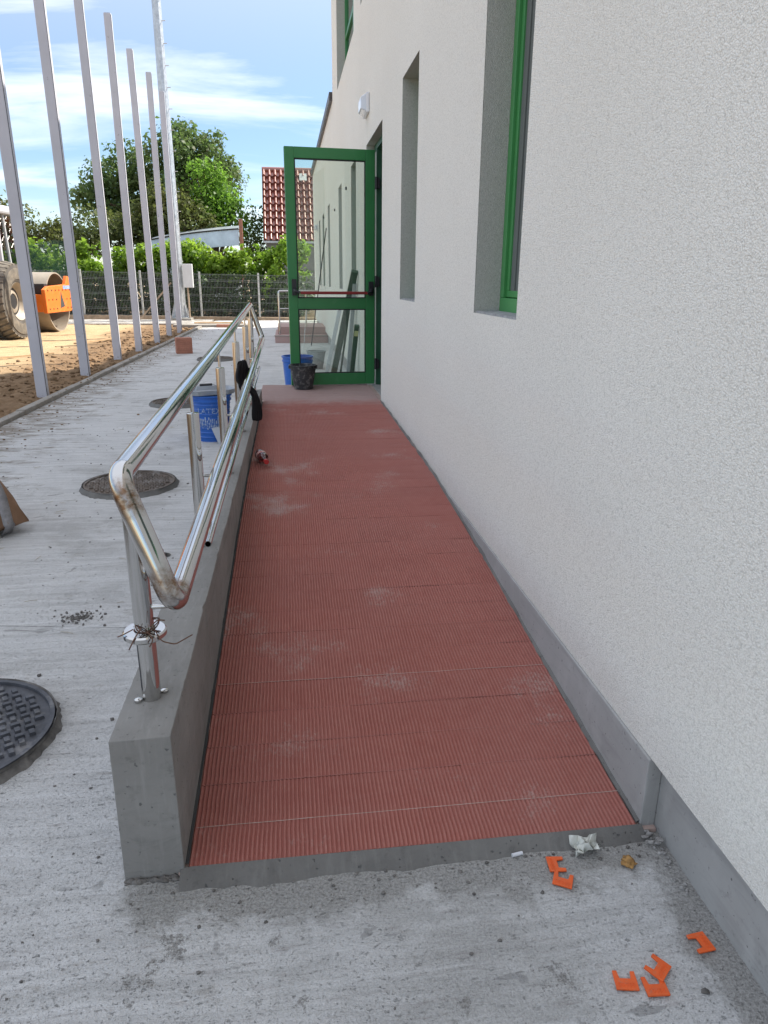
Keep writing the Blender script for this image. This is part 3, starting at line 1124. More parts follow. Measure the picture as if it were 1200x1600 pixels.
# ragged mortar fillet between tiles and skirting
mb = MB()
n = 150
vs, fs = [], []
for i in range(n + 1):
    y = RY0 + .01 + 5.5 * i / n
    e = max(0, .006 + .009 * mnoise.noise(Vector((y * 7, 3, 2))) + .005 * mnoise.noise(Vector((y * 25, 1, 2))))
    hz = max(.002, .008 + .012 * mnoise.noise(Vector((y * 6, 9, 2))))
    vs += [(.8945, y, ramp_z(y) + .004 + hz), (.889 - e, y, ramp_z(y) + .0049), (.889 - e, y, ramp_z(y) - .01)]
for i in range(n):
    fs += [(3 * i, 3 * i + 1, 3 * i + 4, 3 * i + 3), (3 * i + 1, 3 * i + 2, 3 * i + 5, 3 * i + 4)]
mb.add(vs, [f[::-1] for f in fs]).build('mortar_fillet', M['mortar'], ramp, smooth=50)
# dark ragged movement gap along the low wall
mb = MB()
vs, fs = [], []
n = 120
for i in range(n + 1):
    y = RY0 + .01 + (RY1 - RY0) * i / n
    e = .005 * mnoise.noise(Vector((y * 14, 0, 2)))
    vs += [(ramp_left(y) - .004, y, ramp_z(y) + .0052), (ramp_left(y) + .006 + e, y, ramp_z(y) + .0052 + .001 * mnoise.noise(Vector((y * 20, 5, 2))))]
fs = [(2 * i, 2 * i + 1, 2 * i + 3, 2 * i + 2) for i in range(n)]
mb.add(vs, fs).build('joint_strip', M['gap'], ramp)

# skirting strip between ramp and building
mb = MB()
mb.add([(.893, 1.445, -.02), (.9345, 1.445, -.02), (.9345, 7.0, -.02), (.893, 7.0, -.02), (.893, 1.445, .2205), (.9345, 1.445, .2205), (.9345, 7.0, .2205), (.893, 7.0, .2205)],
       [(0, 3, 2, 1), (4, 5, 6, 7), (0, 1, 5, 4), (1, 2, 6, 5), (2, 3, 7, 6), (3, 0, 4, 7)])
mb.build('skirting', M['plinth'], ramp, bevel=.003)

# low wall
LW = MB()
n = 320
vs, fs = [], []
LY0, LY1 = 1.437, 7.02


def lw_top(y):
    return .402 - .022 * (y - LY0) / (LY1 - LY0)


ring = []
for i in range(n + 1):
    y = LY0 + (LY1 - LY0) * i / n
    xi = ramp_left(y) - .004
    xo = xi - .138
    zt = lw_top(y) + .0025 * mnoise.noise(Vector((y * 2.5, 4, 1)))
    wv = .0025 * mnoise.noise(Vector((y * 3.1, 1, 7)))
    ch = .016 * max(0, mnoise.noise(Vector((y * 11, 2, 3))) - .30) + .0012 * mnoise.noise(Vector((y * 60, 2, 3)))
    co = .016 * max(0, mnoise.noise(Vector((y * 9, 8, 3))) - .32) + .0012 * mnoise.noise(Vector((y * 55, 7, 3)))
    vs += [(xi + .002, y, -.05), (xi + wv - ch, y, zt - ch * .6), (xo + wv + co, y, zt - .004 - co * .6), (xo - .004, y, -.05)]
for i in range(n):
    for k in range(4):
        fs.append((i * 4 + k, (i + 1) * 4 + k, (i + 1) * 4 + (k + 1) % 4, i * 4 + (k + 1) % 4))
fs += [(0, 1, 2, 3), (n * 4 + 3, n * 4 + 2, n * 4 + 1, n * 4)]
LW.add(vs, fs)
lw = LW.build('low_wall', M['cement'], origin=(-.36, 4.2, 0), bevel=.0025)
tag(lw, 'low grey cement wall carrying the steel handrail beside the ramp', 'wall')

# ------------------------------------------------------------------ handrail
def rail_x(y):
    return -.370 + .033 * (y - 1.6) / 5.4


U0, U1 = Vector((-.372, 1.535, .992)), Vector((-.336, 7.0, 1.168))
L0, L1 = Vector((-.268, 1.475, .712)), Vector((-.236, 6.98, .862))
RR = .0255
loop = [U1, U0, L0, L1]


def corner(a, b2, c, r=.05, n=9):
    d1, d2 = (a - b2).normalized(), (c - b2).normalized()
    tl = r
    p0, p1 = b2 + d1 * tl, b2 + d2 * tl
    return [(1 - s) ** 2 * p0 + 2 * s * (1 - s) * b2 + s * s * p1 for s in [k / n for k in range(n + 1)]]


cU0 = corner(U1, U0, L0)
cL0 = corner(U0, L0, L1)
cL1 = corner(L0, L1, U1, .04)
cU1 = corner(L1, U1, U0, .04)
WELDS = [tuple(cU0[-1]), tuple(cL0[0]), tuple(cL0[-1])]
M['chrome'] = chrome_mat(WELDS)
M['chrome_plain'] = chrome_mat([])
hr = thing('handrail', 'polished steel double handrail on posts along the low wall', 'handrail', (-.36, 1.6, .40))
MB().tube([cU1[-1], cU0[0]], RR, 28, False).build('top_rail', M['chrome'], hr, smooth=50)
MB().tube(cU0 + cL0, RR, 28, False).build('end_bend', M['chrome'], hr, smooth=50)
MB().tube([cL0[-1], cL1[0]], RR, 28, False).build('lower_rail', M['chrome'], hr, smooth=50)
MB().tube(cL1 + cU1, RR, 20, False).build('end_bend', M['chrome'], hr, smooth=50)


def on_line(a, b2, y):
    return a + (b2 - a) * ((y - a.y) / (b2.y - a.y))


PY = [1.612, 2.71, 3.83, 4.98, 6.07, 6.88]
TR0, TR1 = Vector((-.306, 2.43, .50)), Vector((-.272, 6.95, .60))
for i, y in enumerate(PY):
    x = rail_x(y) + .002
    u = on_line(U0, U1, y)
    lo = on_line(L0, L1, y)
    zt = u.z - RR - .082
    zb = lw_top(y) - .005
    pr = .0232
    post = MB().lathe([(pr, zb), (pr, zt - .002), (pr - .002, zt), (0, zt + .0005)], (x, y, 0), 24).build('post', M['chrome_plain'], hr, smooth=40)
    MB().tube([(x, y, zt - .01), (u.x, u.y, u.z - RR * .7)], .0065, 10).build('stem', M['chrome_plain'], post, smooth=50)
    zb2 = lo.z - .068
    br = round_path([(x + .015, y, zb2), (lo.x + .004, y + .003, zb2), (lo.x, y, lo.z - RR * .6)], .022, 6)
    MB().tube(br, .0062, 10).build('rail_bracket', M['chrome_plain'], post, smooth=50)
    if y > 2.5:
        tr = on_line(TR0, TR1, y)
        MB().tube([(x + .015, y, tr.z), (tr.x, y, tr.z)], .006, 8).build('thin_rail_bracket', M['chrome_plain'], post, smooth=50)
        MB().lathe([(.036, zb + .003), (.037, zb + .010), (.026, zb + .013), (.0235, zb + .013)], (x, y, 0), 20).build('base_ring', M['cement'], post, smooth=40)
    else:
        # loose flange tied up the first post
        zf = .572
        fl = MB().lathe([(.026, zf), (.048, zf), (.0515, zf + .004), (.0515, zf + .014), (.048, zf + .018), (.026, zf + .018)], (x, y, 0), 32, closed=True)
        fl.build('flange', M['chrome_plain'], post, smooth=30)
        for sx, sy in ((-.030, -.016), (.028, .020)):
            MB().lathe([(0, zb + .003), (.0095, zb + .003), (.0095, zb + .010), (.006, zb + .013), (0, zb + .0135)], (x + sx, y + sy, 0), 12).build('bolt', M['chrome_plain'], post, smooth=40)
# thin lower rail, hollow open end
for a_, b2_ in ((TR0, TR1),):
    mb = MB()
    d = (b2_ - a_).normalized()
    s = d.cross(Vector((0, 0, 1))).normalized()
    u = s.cross(d)
    n = 16
    vs, fs = [], []
    for r, q in ((.0125, b2_), (.0125, a_), (.0102, a_), (.0102, a_ + d * .25)):
        vs += [q + (s * math.cos(2 * PI * j / n) + u * math.sin(2 * PI * j / n)) * r for j in range(n)]
    for k in range(3):
        fs += [(k * n + j, k * n + (j + 1) % n, (k + 1) * n + (j + 1) % n, (k + 1) * n + j) for j in range(n)]
    mb.add(vs, fs)
    mb.build('thin_rail', M['chrome_plain'], hr, smooth=40)

# rusty tie wire round the first post and flange
px0, py0 = rail_x(1.612) + .002, 1.612
mb = MB()
for k in range(2):
    pts = []
    ph = random.uniform(0, 6)
    for j in range(26):
        a = 2 * PI * j / 25 * 1.1 + ph
        rr = .027 + .006 * math.sin(3 * a + k)
        pts.append((px0 + .004 + rr * math.cos(a), py0 + rr * math.sin(a), .598 + .010 * math.sin(2 * a + k) + .004 * k))
    mb.tube(pts, .0016, 5)
for e in ([(.03, -.03, .60), (.045, -.04, .575), (.075, -.035, .562), (.115, -.02, .578)], [(-.02, -.03, .605), (-.045, -.03, .592), (-.058, -.025, .585)],
          [(0, -.034, .61), (-.015, -.05, .590), (-.028, -.056, .565)], [(.02, -.03, .61), (.04, -.035, .63), (.055, -.03, .625)],
          [(.012, -.034, .60), (.03, -.052, .588), (.02, -.06, .572)]):
    mb.tube(round_path([(px0 + a, py0 + b2, c) for a, b2, c in e], .02, 5), .0016, 5)
tag(mb.build('tie_wire', M['tie'], origin=(px0, py0, .575), smooth=60), 'tangle of rusty binding wire tied round the nearest handrail post', 'wire')

# ------------------------------------------------------------------ wall lamp above the door
lamp = thing('wall_lamp', 'white bulkhead lamp on the wall above the open door', 'lamp', (WX, 8.2, 3.02))
MB().box((WX - .035, 8.02, 3.01), (WX - .001, 8.36, 3.19)).build('base', M['white_plastic'], lamp, bevel=.008)
mb = MB()
mb.add([(WX - .036, 8.03, 3.02), (WX - .036, 8.35, 3.02), (WX - .036, 8.35, 3.18), (WX - .036, 8.03, 3.18),
        (WX - .085, 8.06, 3.045), (WX - .085, 8.32, 3.045), (WX - .085, 8.32, 3.155), (WX - .085, 8.06, 3.155)],
       [(0, 4, 7, 3), (1, 2, 6, 5), (0, 1, 5, 4), (3, 7, 6, 2), (4, 5, 6, 7)])
mb.build('cover', M['clear_cover'], lamp, bevel=.01)
lamp2 = thing('wall_lamp', 'small white lamp far along the wall, seen through the door glass', 'lamp', (WX, 20.3, 2.72))
MB().box((WX - .03, 20.15, 2.62), (WX - .001, 20.45, 2.78)).build('base', M['white_plastic'], lamp2, bevel=.008)
MB().box((WX - .09, 20.18, 2.64), (WX - .031, 20.42, 2.76)).build('cover', M['clear_cover'], lamp2, bevel=.02)


# ------------------------------------------------------------------ manhole covers
def manhole(c, r, rim, rot, label, rust=False, hgt=.035):
    mt = M['cast_iron_rust'] if rust else M['cast_iron']
    o = thing('manhole_cover', label, 'manhole', (c[0], c[1], 0), rot, 'round manhole covers in the apron')
    n = 96
    vs, fs = [], []
    prof = [(r + rim + .02, -.005), (r + rim, hgt * .75), (r + .012, hgt), (r + .010, hgt - .012)]
    for k, (q, z) in enumerate(prof):
        for j in range(n):
            a = 2 * PI * j / n
            e = (.012 * mnoise.noise(Vector((math.cos(a) * 5, math.sin(a) * 5, k))) + .010 * mnoise.noise(Vector((math.cos(a) * 19, math.sin(a) * 19, k))) if k < 2 else 0)
            vs.append(((q + e) * math.cos(a), (q + e) * math.sin(a), z + (e * .4 if k < 2 else 0)))
    for k in range(3):
        fs += [(k * n + j, k * n + (j + 1) % n, (k + 1) * n + (j + 1) % n, (k + 1) * n + j) for j in range(n)]
    MB().add(vs, fs).build('collar', M['debris'] if not rust else M['mortar'], o, smooth=40, local=True)
    lid = MB().lathe([(0, hgt - .012), (r - .012, hgt - .012), (r - .010, hgt - .001), (r + .004, hgt - .001), (r + .006, hgt - .02), (r, -.01)], (0, 0, 0), n)
    lid = lid.build('lid', mt, o, smooth=30, local=True)
    mb = MB()
    st = .036
    k = int(r / st) + 1
    for i in range(-k, k + 1):
        for j in range(-k, k + 1):
            x, y = i * st, j * st
            if math.hypot(x, y) > r - .035:
                continue
            h = hgt - .001
            w_, l_ = (.0155, .0095) if (i + j) % 2 else (.0095, .0155)
            mb.add([(x - w_, y - l_, hgt - .013), (x + w_, y - l_, hgt - .013), (x + w_, y + l_, hgt - .013), (x - w_, y + l_, hgt - .013),
                    (x - w_ * .8, y - l_ * .8, h), (x + w_ * .8, y - l_ * .8, h), (x + w_ * .8, y + l_ * .8, h), (x - w_ * .8, y + l_ * .8, h)],
                   [(4, 5, 6, 7), (0, 1, 5, 4), (1, 2, 6, 5), (2, 3, 7, 6), (3, 0, 4, 7)])
    mb.build('tread_pattern', mt, lid, local=True)
    return o


manhole((-1.105, 2.075), .305, .006, .5, 'dark manhole cover nearest the camera, cut by the left edge')
manhole((-1.14, 5.03), .305, .014, .2, 'rusty dusty manhole cover behind the front bend of the handrail', True, .032)
manhole((-1.30, 8.52), .28, .02, .9, 'grey manhole cover partly behind the ribbed blue bucket', True, .04)
manhole((-1.30, 13.35), .30, .02, .3, 'farthest manhole cover near the hollow brick', True, .04)


# ------------------------------------------------------------------ buckets
def bucket(name, label, cat, loc, r0, r1, h, mat, rz=0, lip=.012, group=None, handle=None, ribs=False):
    o = thing(name, label, cat, loc, rz, group)
    th = .006
    prof = [(0, 0), (r0, 0)]
    if ribs:
        k = 10
        for i in range(1, k):
            q = i / k
            rr = r0 + (r1 - r0) * q
            prof += [(rr, h * q - .006), (rr + .004, h * q), (rr, h * q + .006)]
    prof += [(r1 - .002, h * .86), (r1 + lip * .6, h * .87), (r1 + lip * .6, h * .90), (r1, h * .91), (r1, h * .965), (r1 + lip, h * .97), (r1 + lip, h), (r1 - th, h), (r0 - th, .012), (0, .012)]
    MB().lathe(prof, (0, 0, 0), 40).build('body', mat, o, smooth=35, local=True)
    if handle:
        side, hh = handle
        pts = []
        for j in range(13):
            a = PI * j / 12
            pts.append(((r1 + lip + .004) * math.cos(a), side * math.sin(a) * .6 * r1, h * .93 + hh * math.sin(a)))
        MB().tube(pts, .003, 6).build('handle', M['galv'], o, smooth=50, local=True)
    return o


bk = bucket('bucket', 'dusty black mortar bucket standing at the foot of the open door', 'bucket', (.155, 7.80, .27), .098, .140, .255, M['bucket_black'], handle=None)
MB().box((-.155, -.02, .215), (-.138, .02, .245)).build('ear', M['bucket_black'], bk, local=True)
MB().box((.138, -.02, .215), (.155, .02, .245)).build('ear', M['bucket_black'], bk, local=True)
bucket('bucket', 'plain bright blue bucket behind the edge of the open door', 'bucket', (.115, 9.0, 0), .150, .185, .50, M['blue'], handle=None)
bucket('bucket', 'pale grey bucket with raised wire handle seen through the door glass', 'bucket', (.46, 11.9, 0), .10, .15, .29, M['bucket_grey'], handle=(.2, .10))

bb = bucket('paint_bucket', 'ribbed blue paint bucket with white print under a grey tray', 'bucket', (-.705, 6.56, 0), .118, .145, .37, M['blue'], handle=None, ribs=True)
# white vertical print strokes and lettering, wrapped on the side that faces the camera
mb = MB()
for i in range(22):
    a = math.radians(-150 + i * 5.6)
    z0 = .095 + random.uniform(0, .03)
    z1 = .175 + random.uniform(0, .055)
    wd = .0035
    pts = []
    for z in (z0, z1):
        rr = .118 + .027 * z / .37 + .0062
        for s in (-wd, wd):
            an = a + s / rr
            pts.append((rr * math.cos(an), rr * math.sin(an), z))
    mb.add(pts, [(0, 1, 3, 2)])
mb.build('print', M['white_print'], bb, local=True)
fc = bpy.data.curves.new('lettering', 'FONT')
fc.body = 'LATEX'
fc.size = .062
fc.align_x = 'CENTER'
fo = bpy.data.objects.new('lettering_curve', fc)
COL.objects.link(fo)
dg = bpy.context.evaluated_depsgraph_get()
tm = bpy.data.meshes.new_from_object(fo.evaluated_get(dg))
bpy.data.objects.remove(fo)
for v in tm.vertices:
    z = .232 + v.co.y
    rr = .118 + .027 * z / .37 + .0066
    an = math.radians(-92) + v.co.x / rr
    v.co = (rr * math.cos(an), rr * math.sin(an), z)
tm.materials.clear()
tm.materials.append(M['white_print'])
lo_ = bpy.data.objects.new('lettering', tm)
COL.objects.link(lo_)
lo_.parent = bb
bb.scale = (1.2, 1.2, 1.12)
# grey tray lying across the blue bucket, with a black grip
tray = thing('plaster_tray', 'grey plastic plaster tray lying on the ribbed blue bucket', 'tray', (-.715, 6.56, .417), .35)
pts = [(-.20, -.10), (-.13, -.15), (.13, -.15), (.20, -.10), (.20, .10), (.13, .15), (-.13, .15), (-.20, .10)]
mb = MB()
n = len(pts)
vs = [(x, y, .004) for x, y in pts] + [(x * 1.08, y * 1.08, .045) for x, y in pts] + [(x * 1.05, y * 1.05, .045) for x, y in pts] + [(x * .97, y * .97, .009) for x, y in pts]
fs = [tuple(range(n))[::-1]]
for k in range(3):
    fs += [(k * n + i, k * n + (i + 1) % n, (k + 1) * n + (i + 1) % n, (k + 1) * n + i) for i in range(n)]
fs += [tuple(3 * n + i for i in range(n))]
mb.add(vs, fs)
mb.build('shell', M['tray'], tray, local=True)
MB().tube(round_path([(-.12, .02, .012), (-.10, .02, .075), (.06, .02, .075), (.08, .02, .012)], .02, 4), .004, 6).build('handle', M['galv'], tray, smooth=50, local=True)
MB().tube([(-.075, .02, .075), (.035, .02, .075)], .011, 8).build('grip', M['plastic_black'], tray, smooth=50, local=True)
# grey board leaning on the blue bucket
mb = MB()
mb.add([(-.635, 6.31, .0), (-.575, 6.30, .0), (-.60, 6.39, .15), (-.70, 6.40, .13), (-.635, 6.318, .0), (-.575, 6.308, .0), (-.60, 6.398, .15), (-.70, 6.408, .13)],
       [(0, 1, 2, 3), (7, 6, 5, 4), (0, 4, 5, 1), (1, 5, 6, 2), (2, 6, 7, 3), (3, 7, 4, 0)])
tag(mb.build('float_board', M['tray'], origin=(-.61, 6.31, 0)), 'small grey board leaning against the foot of the ribbed bucket', 'board')
cup = thing('cup', 'red cup with white rim beside the ribbed blue bucket', 'cup', (-.50, 6.58, 0))
MB().lathe([(0, 0), (.048, 0), (.056, .15), (.050, .15), (.044, .008), (0, .008)], (0, 0, 0), 24).build('body', M['red_plastic'], cup, smooth=35, local=True)
MB().lathe([(.056, .148), (.060, .152), (.060, .165), (.052, .165), (.051, .15)], (0, 0, 0), 24, closed=True).build('rim', M['white_plastic'], cup, smooth=35, local=True)

# ------------------------------------------------------------------ black garment on the lower rail
def cloth(name, label, rows_, yaw=0):
    """rows_: list of (centre, half width vector, fold amplitude) from top to bottom, a drooping sheet"""
    nu = 18
    vs, fs = [], []
    for k, (c, hw, am) in enumerate(rows_):
        c, hw = Vector(c), Vector(hw)
        nrm = hw.cross(Vector((0, 0, 1))).normalized()
        for j in range(nu + 1):
            s = -1 + 2 * j / nu
            q = c + hw * s + nrm * am * math.sin(j * 1.25 + k * .5)
            q.z += .012 * mnoise.noise(Vector((j * .5, k * .7, 3)))
            vs.append(q)
    for k in range(len(rows_) - 1):
        for j in range(nu):
            a = k * (nu + 1) + j
            fs.append((a, a + 1, a + nu + 2, a + nu + 1))
    o = MB().add(vs, fs).build(name, M['cloth'], origin=rows_[-1][0], smooth=80)
    md = o.modifiers.new('thick', 'SOLIDIFY')
    md.thickness = .012
    md = o.modifiers.new('sub', 'SUBSURF')
    md.levels = md.render_levels = 1
    return tag(o, label, 'clothing')


cloth('jacket', 'black garment hung over the lower rail near the far end of the ramp', [
    ((-.316, 5.02, .868), (0.011, 0.041, 0.000), .006),
    ((-.318, 5.00, .845), (0.025, 0.074, 0.000), .012),
    ((-.318, 4.98, .80), (0.036, 0.098, -0.008), .016),
    ((-.318, 4.97, .755), (0.041, 0.107, -0.016), .018),
    ((-.310, 4.96, .715), (0.033, 0.098, -0.016), .016),
    ((-.285, 4.96, .685), (0.018, 0.082, 0.000), .010),
    ((-.255, 4.97, .67), (0.011, 0.066, 0.000), .008),
    ((-.238, 4.98, .64), (0.011, 0.061, 0.000), .008),
    ((-.232, 4.98, .58), (0.018, 0.066, 0.000), .010),
    ((-.230, 4.97, .51), (0.025, 0.070, 0.000), .012),
    ((-.232, 4.96, .46), (0.021, 0.057, -0.010), .010)])

# ------------------------------------------------------------------ small litter
bt = thing('plastic_bottle', 'small clear bottle with red cap lying on the ramp', 'bottle', (-.212, 4.74, ramp_z(4.66) + .042))
prof = [(0, 0), (.030, 0), (.036, .01), (.036, .035), (.033, .045), (.036, .055), (.036, .10), (.033, .11), (.036, .12), (.034, .15), (.016, .19), (.014, .21)]
bo = MB().lathe(prof, (0, 0, 0), 24, 'Y').build('body', M['bottle'], bt, smooth=40, local=True)
MB().lathe([(0, -.006), (.030, -.006), (.031, .002), (.0315, .012), (0, .012)], (0, 0, 0), 20, 'Y').build('residue', M['red_plastic'], bt, smooth=40, local=True)
MB().lathe([(.0365, .055), (.0372, .058), (.0372, .095), (.0365, .098)], (0, 0, 0), 24, 'Y', closed=True).build('label_band', simple('bottle_label', (.62, .42, .40), .5, dirt=(.45, .05, .05), dscale=40, dlo=.48, dhi=.55), bt, smooth=40, local=True)
MB().lathe([(0, .235), (.016, .235), (.016, .208), (0, .208)], (0, 0, 0), 16, 'Y').build('cap', M['red_plastic'], bt, smooth=40, local=True)
bt.rotation_euler = (0, 0, PI + .22)


def spacer(label, x, y, rz, grp='orange plastic spacers on the concrete', tilt=(0, 0), z=.003):
    o = thing('spacer', label, 'spacer', (x, y, z), rz, None)
    o.rotation_euler = (tilt[0], tilt[1], rz)
    a, h = .0235, .0045
    mb = MB()
    mb.prism([(-a, -.018), (a, -.018), (a, .006), (a * .98, .024), (a * .60, .024), (a * .50, .007), (-a * .50, .007), (-a * .60, .024), (-a * .98, .024), (-a, .006)], 0, h)
    body = mb.build('body', M['orange_bit'], o, local=True, bevel=.0008)
    mb = MB()
    for i in range(5):
        xx = -.015 + i * .0075
        mb.box((xx - .0016, -.012, h), (xx + .0016, -.009, h + .0008)).box((xx - .0016, -.005, h), (xx + .0016, -.002, h + .0008))
        mb.box((xx - .0026, -.009, h), (xx - .0014, -.005, h + .0008)).box((xx + .0014, -.009, h), (xx + .0026, -.005, h + .0008))
    mb.build('raised_marks', M['orange_bit'], body, local=True)
    return o


spacer('orange spacer below the crumpled paper, prongs pointing right, upper of two', .622, 1.352, math.radians(-96))
spacer('orange spacer lower of the two below the crumpled paper', .623, 1.300, math.radians(-28))
spacer('lone orange spacer lying nearest the building plinth', .868, 1.098, math.radians(96))
spacer('leftmost orange spacer of the three at the bottom', .657, 1.030, math.radians(-10))
spacer('orange spacer of the bottom three, overlapping, farthest back', .738, 1.046, math.radians(40), z=.0085, tilt=(.10, 0))
spacer('orange spacer of the bottom three nearest the camera', .713, 1.010, math.radians(-4))

mb = MB()
n = 9
vs, fs = [], []
for i in range(n):
    for j in range(n):
        s, q = i / (n - 1) - .5, j / (n - 1) - .5
        d = Vector((s * 3, q * 3, 0))
        z = .022 + .030 * mnoise.noise(d * 1.3 + Vector((2, 5, 1))) + .012 * mnoise.noise(d * 4)
        vs.append((.716 + s * .062 + .016 * mnoise.noise(d * 2.2 + Vector((9, 0, 0))), 1.390 + q * .045 + .014 * mnoise.noise(d * 2.0), max(.003, z)))
fs = [(i * n + j, (i + 1) * n + j, (i + 1) * n + j + 1, i * n + j + 1) for i in range(n - 1) for j in range(n - 1)]
o = mb.add(vs, fs).build('paper_scrap', M['paper'], origin=(.716, 1.39, 0), smooth=25)
o.modifiers.new('thick', 'SOLIDIFY').thickness = .0012
tag(o, 'crumpled pale paper scrap on the concrete by the ramp corner', 'paper')
mb = MB().tube([(.524, 1.393, .0055), (.552, 1.398, .0055)], .0048, 12)
tag(mb.build('cigarette_stub', M['stub'], origin=(.538, 1.395, 0), smooth=50), 'small white stub lying in front of the ramp lip', 'stub')
tag(MB().blob((.806, 1.331, .010), .0155, 4, 3, .5, (1.05, 1, .8)).build('crumb', M['crumb'], origin=(.806, 1.331, 0), smooth=60), 'ochre brown crumbly lump on the concrete', 'lump')
# rubble in the corner where ramp, skirting and plinth meet
mb = MB()
for i in range(30):
    q = random.random() ** 1.8
    x = .918 - abs(random.gauss(0, .012))
    y = 1.43 - q * .22
    r = random.uniform(.0015, .006)
    mb.blob((x, y, r * .4), r, i, 1, .5)
for i in range(12):
    x, y = random.uniform(.885, .925), random.uniform(1.375, 1.43)
    mb.blob((x, y, .008 + random.random() * .01), random.uniform(.004, .010), i + 70, 1, .5, (1.4, .8, .5))
tag(mb.build('rubble', simple('pale_rubble', (.28, .27, .26), .9, var=.5, vscale=60), smooth=60), 'little heap of pale rubble in the plinth corner', 'rubble', kind='stuff')
# crumbs of mortar and straw over the apron
mb = MB()
for i in range(900):
    y = abs(random.gauss(0, 5.0)) + .9
    x = random.uniform(kerb_x(y) + .05, -.46) if random.random() < .8 else random.uniform(-.4, .9)
    if x > -.46 and (y > 1.36):
        continue
    r = random.choice([.0015, .002, .002, .003, .004, .006]) * random.uniform(.7, 1.3)
    mb.blob((x, y, r * .35), r, i, 1, .5, (1.2, 1, .7))
for i in range(150):
    t_ = random.random()
    y = 1.395 - random.random() ** 2 * .12
    x = -.42 + 1.30 * t_
    r = random.choice([.001, .0015, .0015, .002, .003, .0045])
    mb.blob((x, y, r * .35), r, i, 1, .5, (1.2, 1, .7))
for i in range(110):
    a, q = random.uniform(0, 2 * PI), abs(random.gauss(0, .055))
    x, y = -.93 + q * math.cos(a) * 1.1, 2.92 + q * math.sin(a) * .8
    r = random.uniform(.002, .007)
    mb.blob((x, y, r * .5), r, i, 1, .5)
for i in range(90):
    x = random.uniform(-.44, -.28)
    y = LY0 - .004 - abs(random.gauss(0, .006))
    r = random.choice([.002, .003, .004, .006, .008])
    mb.blob((x, y, r * .3), r, i, 1, .6, (1.5, .8, .8))
tag(mb.build('mortar_crumbs', M['debris'], smooth=70), 'dark crumbs of mortar and soil strewn over the concrete', 'debris', kind='stuff')
mb = MB()
for i in range(160):
    y = random.uniform(1.2, 12)
    x = random.uniform(kerb_x(y) + .05, -.5)
    a = random.uniform(0, PI)
    L = random.uniform(.02, .07)
    q = Vector((math.cos(a), math.sin(a), 0)) * L
    mb.tube([(x, y, .003), (x + q.x * .5 + .004, y + q.y * .5, .005), (x + q.x, y + q.y, .003)], .0011, 4)
tag(mb.build('straw_bits', M['twig']), 'bits of dry straw scattered over the concrete', 'debris', kind='stuff')
# lump of mortar by the handrail foot
tag(MB().blob((-.72, 3.62, .012), .042, 9, 3, .45, (1.2, .8, .45)).build('mortar_lump', M['debris'], origin=(-.72, 3.62, 0), smooth=60), 'grey lump of hardened mortar on the concrete beside the handrail', 'lump')

# ------------------------------------------------------------------ hollow brick
br_ = thing('hollow_brick', 'reddish hollow clay brick standing on the apron near the poles', 'brick', (-2.02, 14.62, 0), math.radians(14))
mb = MB()
mb.box((-.15, -.12, .002), (.15, .12, .30))
for i in range(7):
    z = .03 + i * .038
    mb.box((-.152, -.124, z), (.152, -.119, z + .018))
mb.build('body', M['brick'], br_, local=True, bevel=.004)
mb = MB()
for i in range(3):
    for j in range(3):
        mb.box((.1505, -.095 + i * .068, .03 + j * .09), (.1535, -.045 + i * .068, .10 + j * .09))
mb.build('hollow', M['gap'], br_, local=True)

# ------------------------------------------------------------------ brown sack at the left edge
sk = thing('sack', 'brown paper sack with grey tape at the left edge', 'sack', (-2.05, 4.2, 0))
n = 26
vs, fs = [], []
for k in range(2):
    for i in range(n):
        for j in range(n):
            s, q = -1 + 2 * i / (n - 1), -1 + 2 * j / (n - 1)
            x = -2.02 + .36 * (s + q) / 1.4142
            y = 4.10 + .36 * (q - s) / 1.4142
            e = max(0, (1 - abs(s) ** 3.0)) ** .55 * max(0, (1 - abs(q) ** 3.0)) ** .55
            wr = .020 * mnoise.noise(Vector((s * 3 + q * 2, q * 6, 2))) + .012 * mnoise.noise(Vector((s * 9, q * 8 + s * 5, 7)))
            edge_lift = .075
            z = edge_lift + (e * .42 + wr * (.4 + e)) if k == 0 else edge_lift - .01 - e * .062
            vs.append((x, y, max(z, .003)))
for k in range(2):
    o0 = k * n * n
    for i in range(n - 1):
        for j in range(n - 1):
            f = (o0 + i * n + j, o0 + (i + 1) * n + j, o0 + (i + 1) * n + j + 1, o0 + i * n + j + 1)
            fs.append(f if k == 0 else f[::-1])
# side seams
for i in range(n - 1):
    for (a, b2) in ((i * n, (i + 1) * n), ((i + 1) * n + n - 1, i * n + n - 1), ((n - 1) * n + i, (n - 1) * n + i + 1), (i + 1, i)):
        fs.append((b2, a, a + n * n, b2 + n * n))
sack_v = vs
MB().add(vs, fs).build('body', M['sack'], sk, smooth=55)
mb = MB()
vv, ff = [], []
j0, j1 = 20, 22
for i in range(n):
    for j in (j0, j1):
        q = sack_v[i * n + j]
        vv.append((q[0], q[1], q[2] + .006))
q0, q1 = sack_v[(n - 1) * n + j0], sack_v[(n - 1) * n + j1]
vv += [(q0[0] + .008, q0[1], q0[2] - .01), (q1[0] + .008, q1[1], q1[2] - .01), (q0[0] - .03, q0[1] + .02, .01), (q1[0] - .03, q1[1] + .02, .01)]
for i in range(n + 1):
    ff.append((2 * i, 2 * i + 2, 2 * i + 3, 2 * i + 1))
so = mb.add(vv, ff).build('tape', M['strap'], sk, smooth=60)
so.modifiers.new('thick', 'SOLIDIFY').thickness = .002

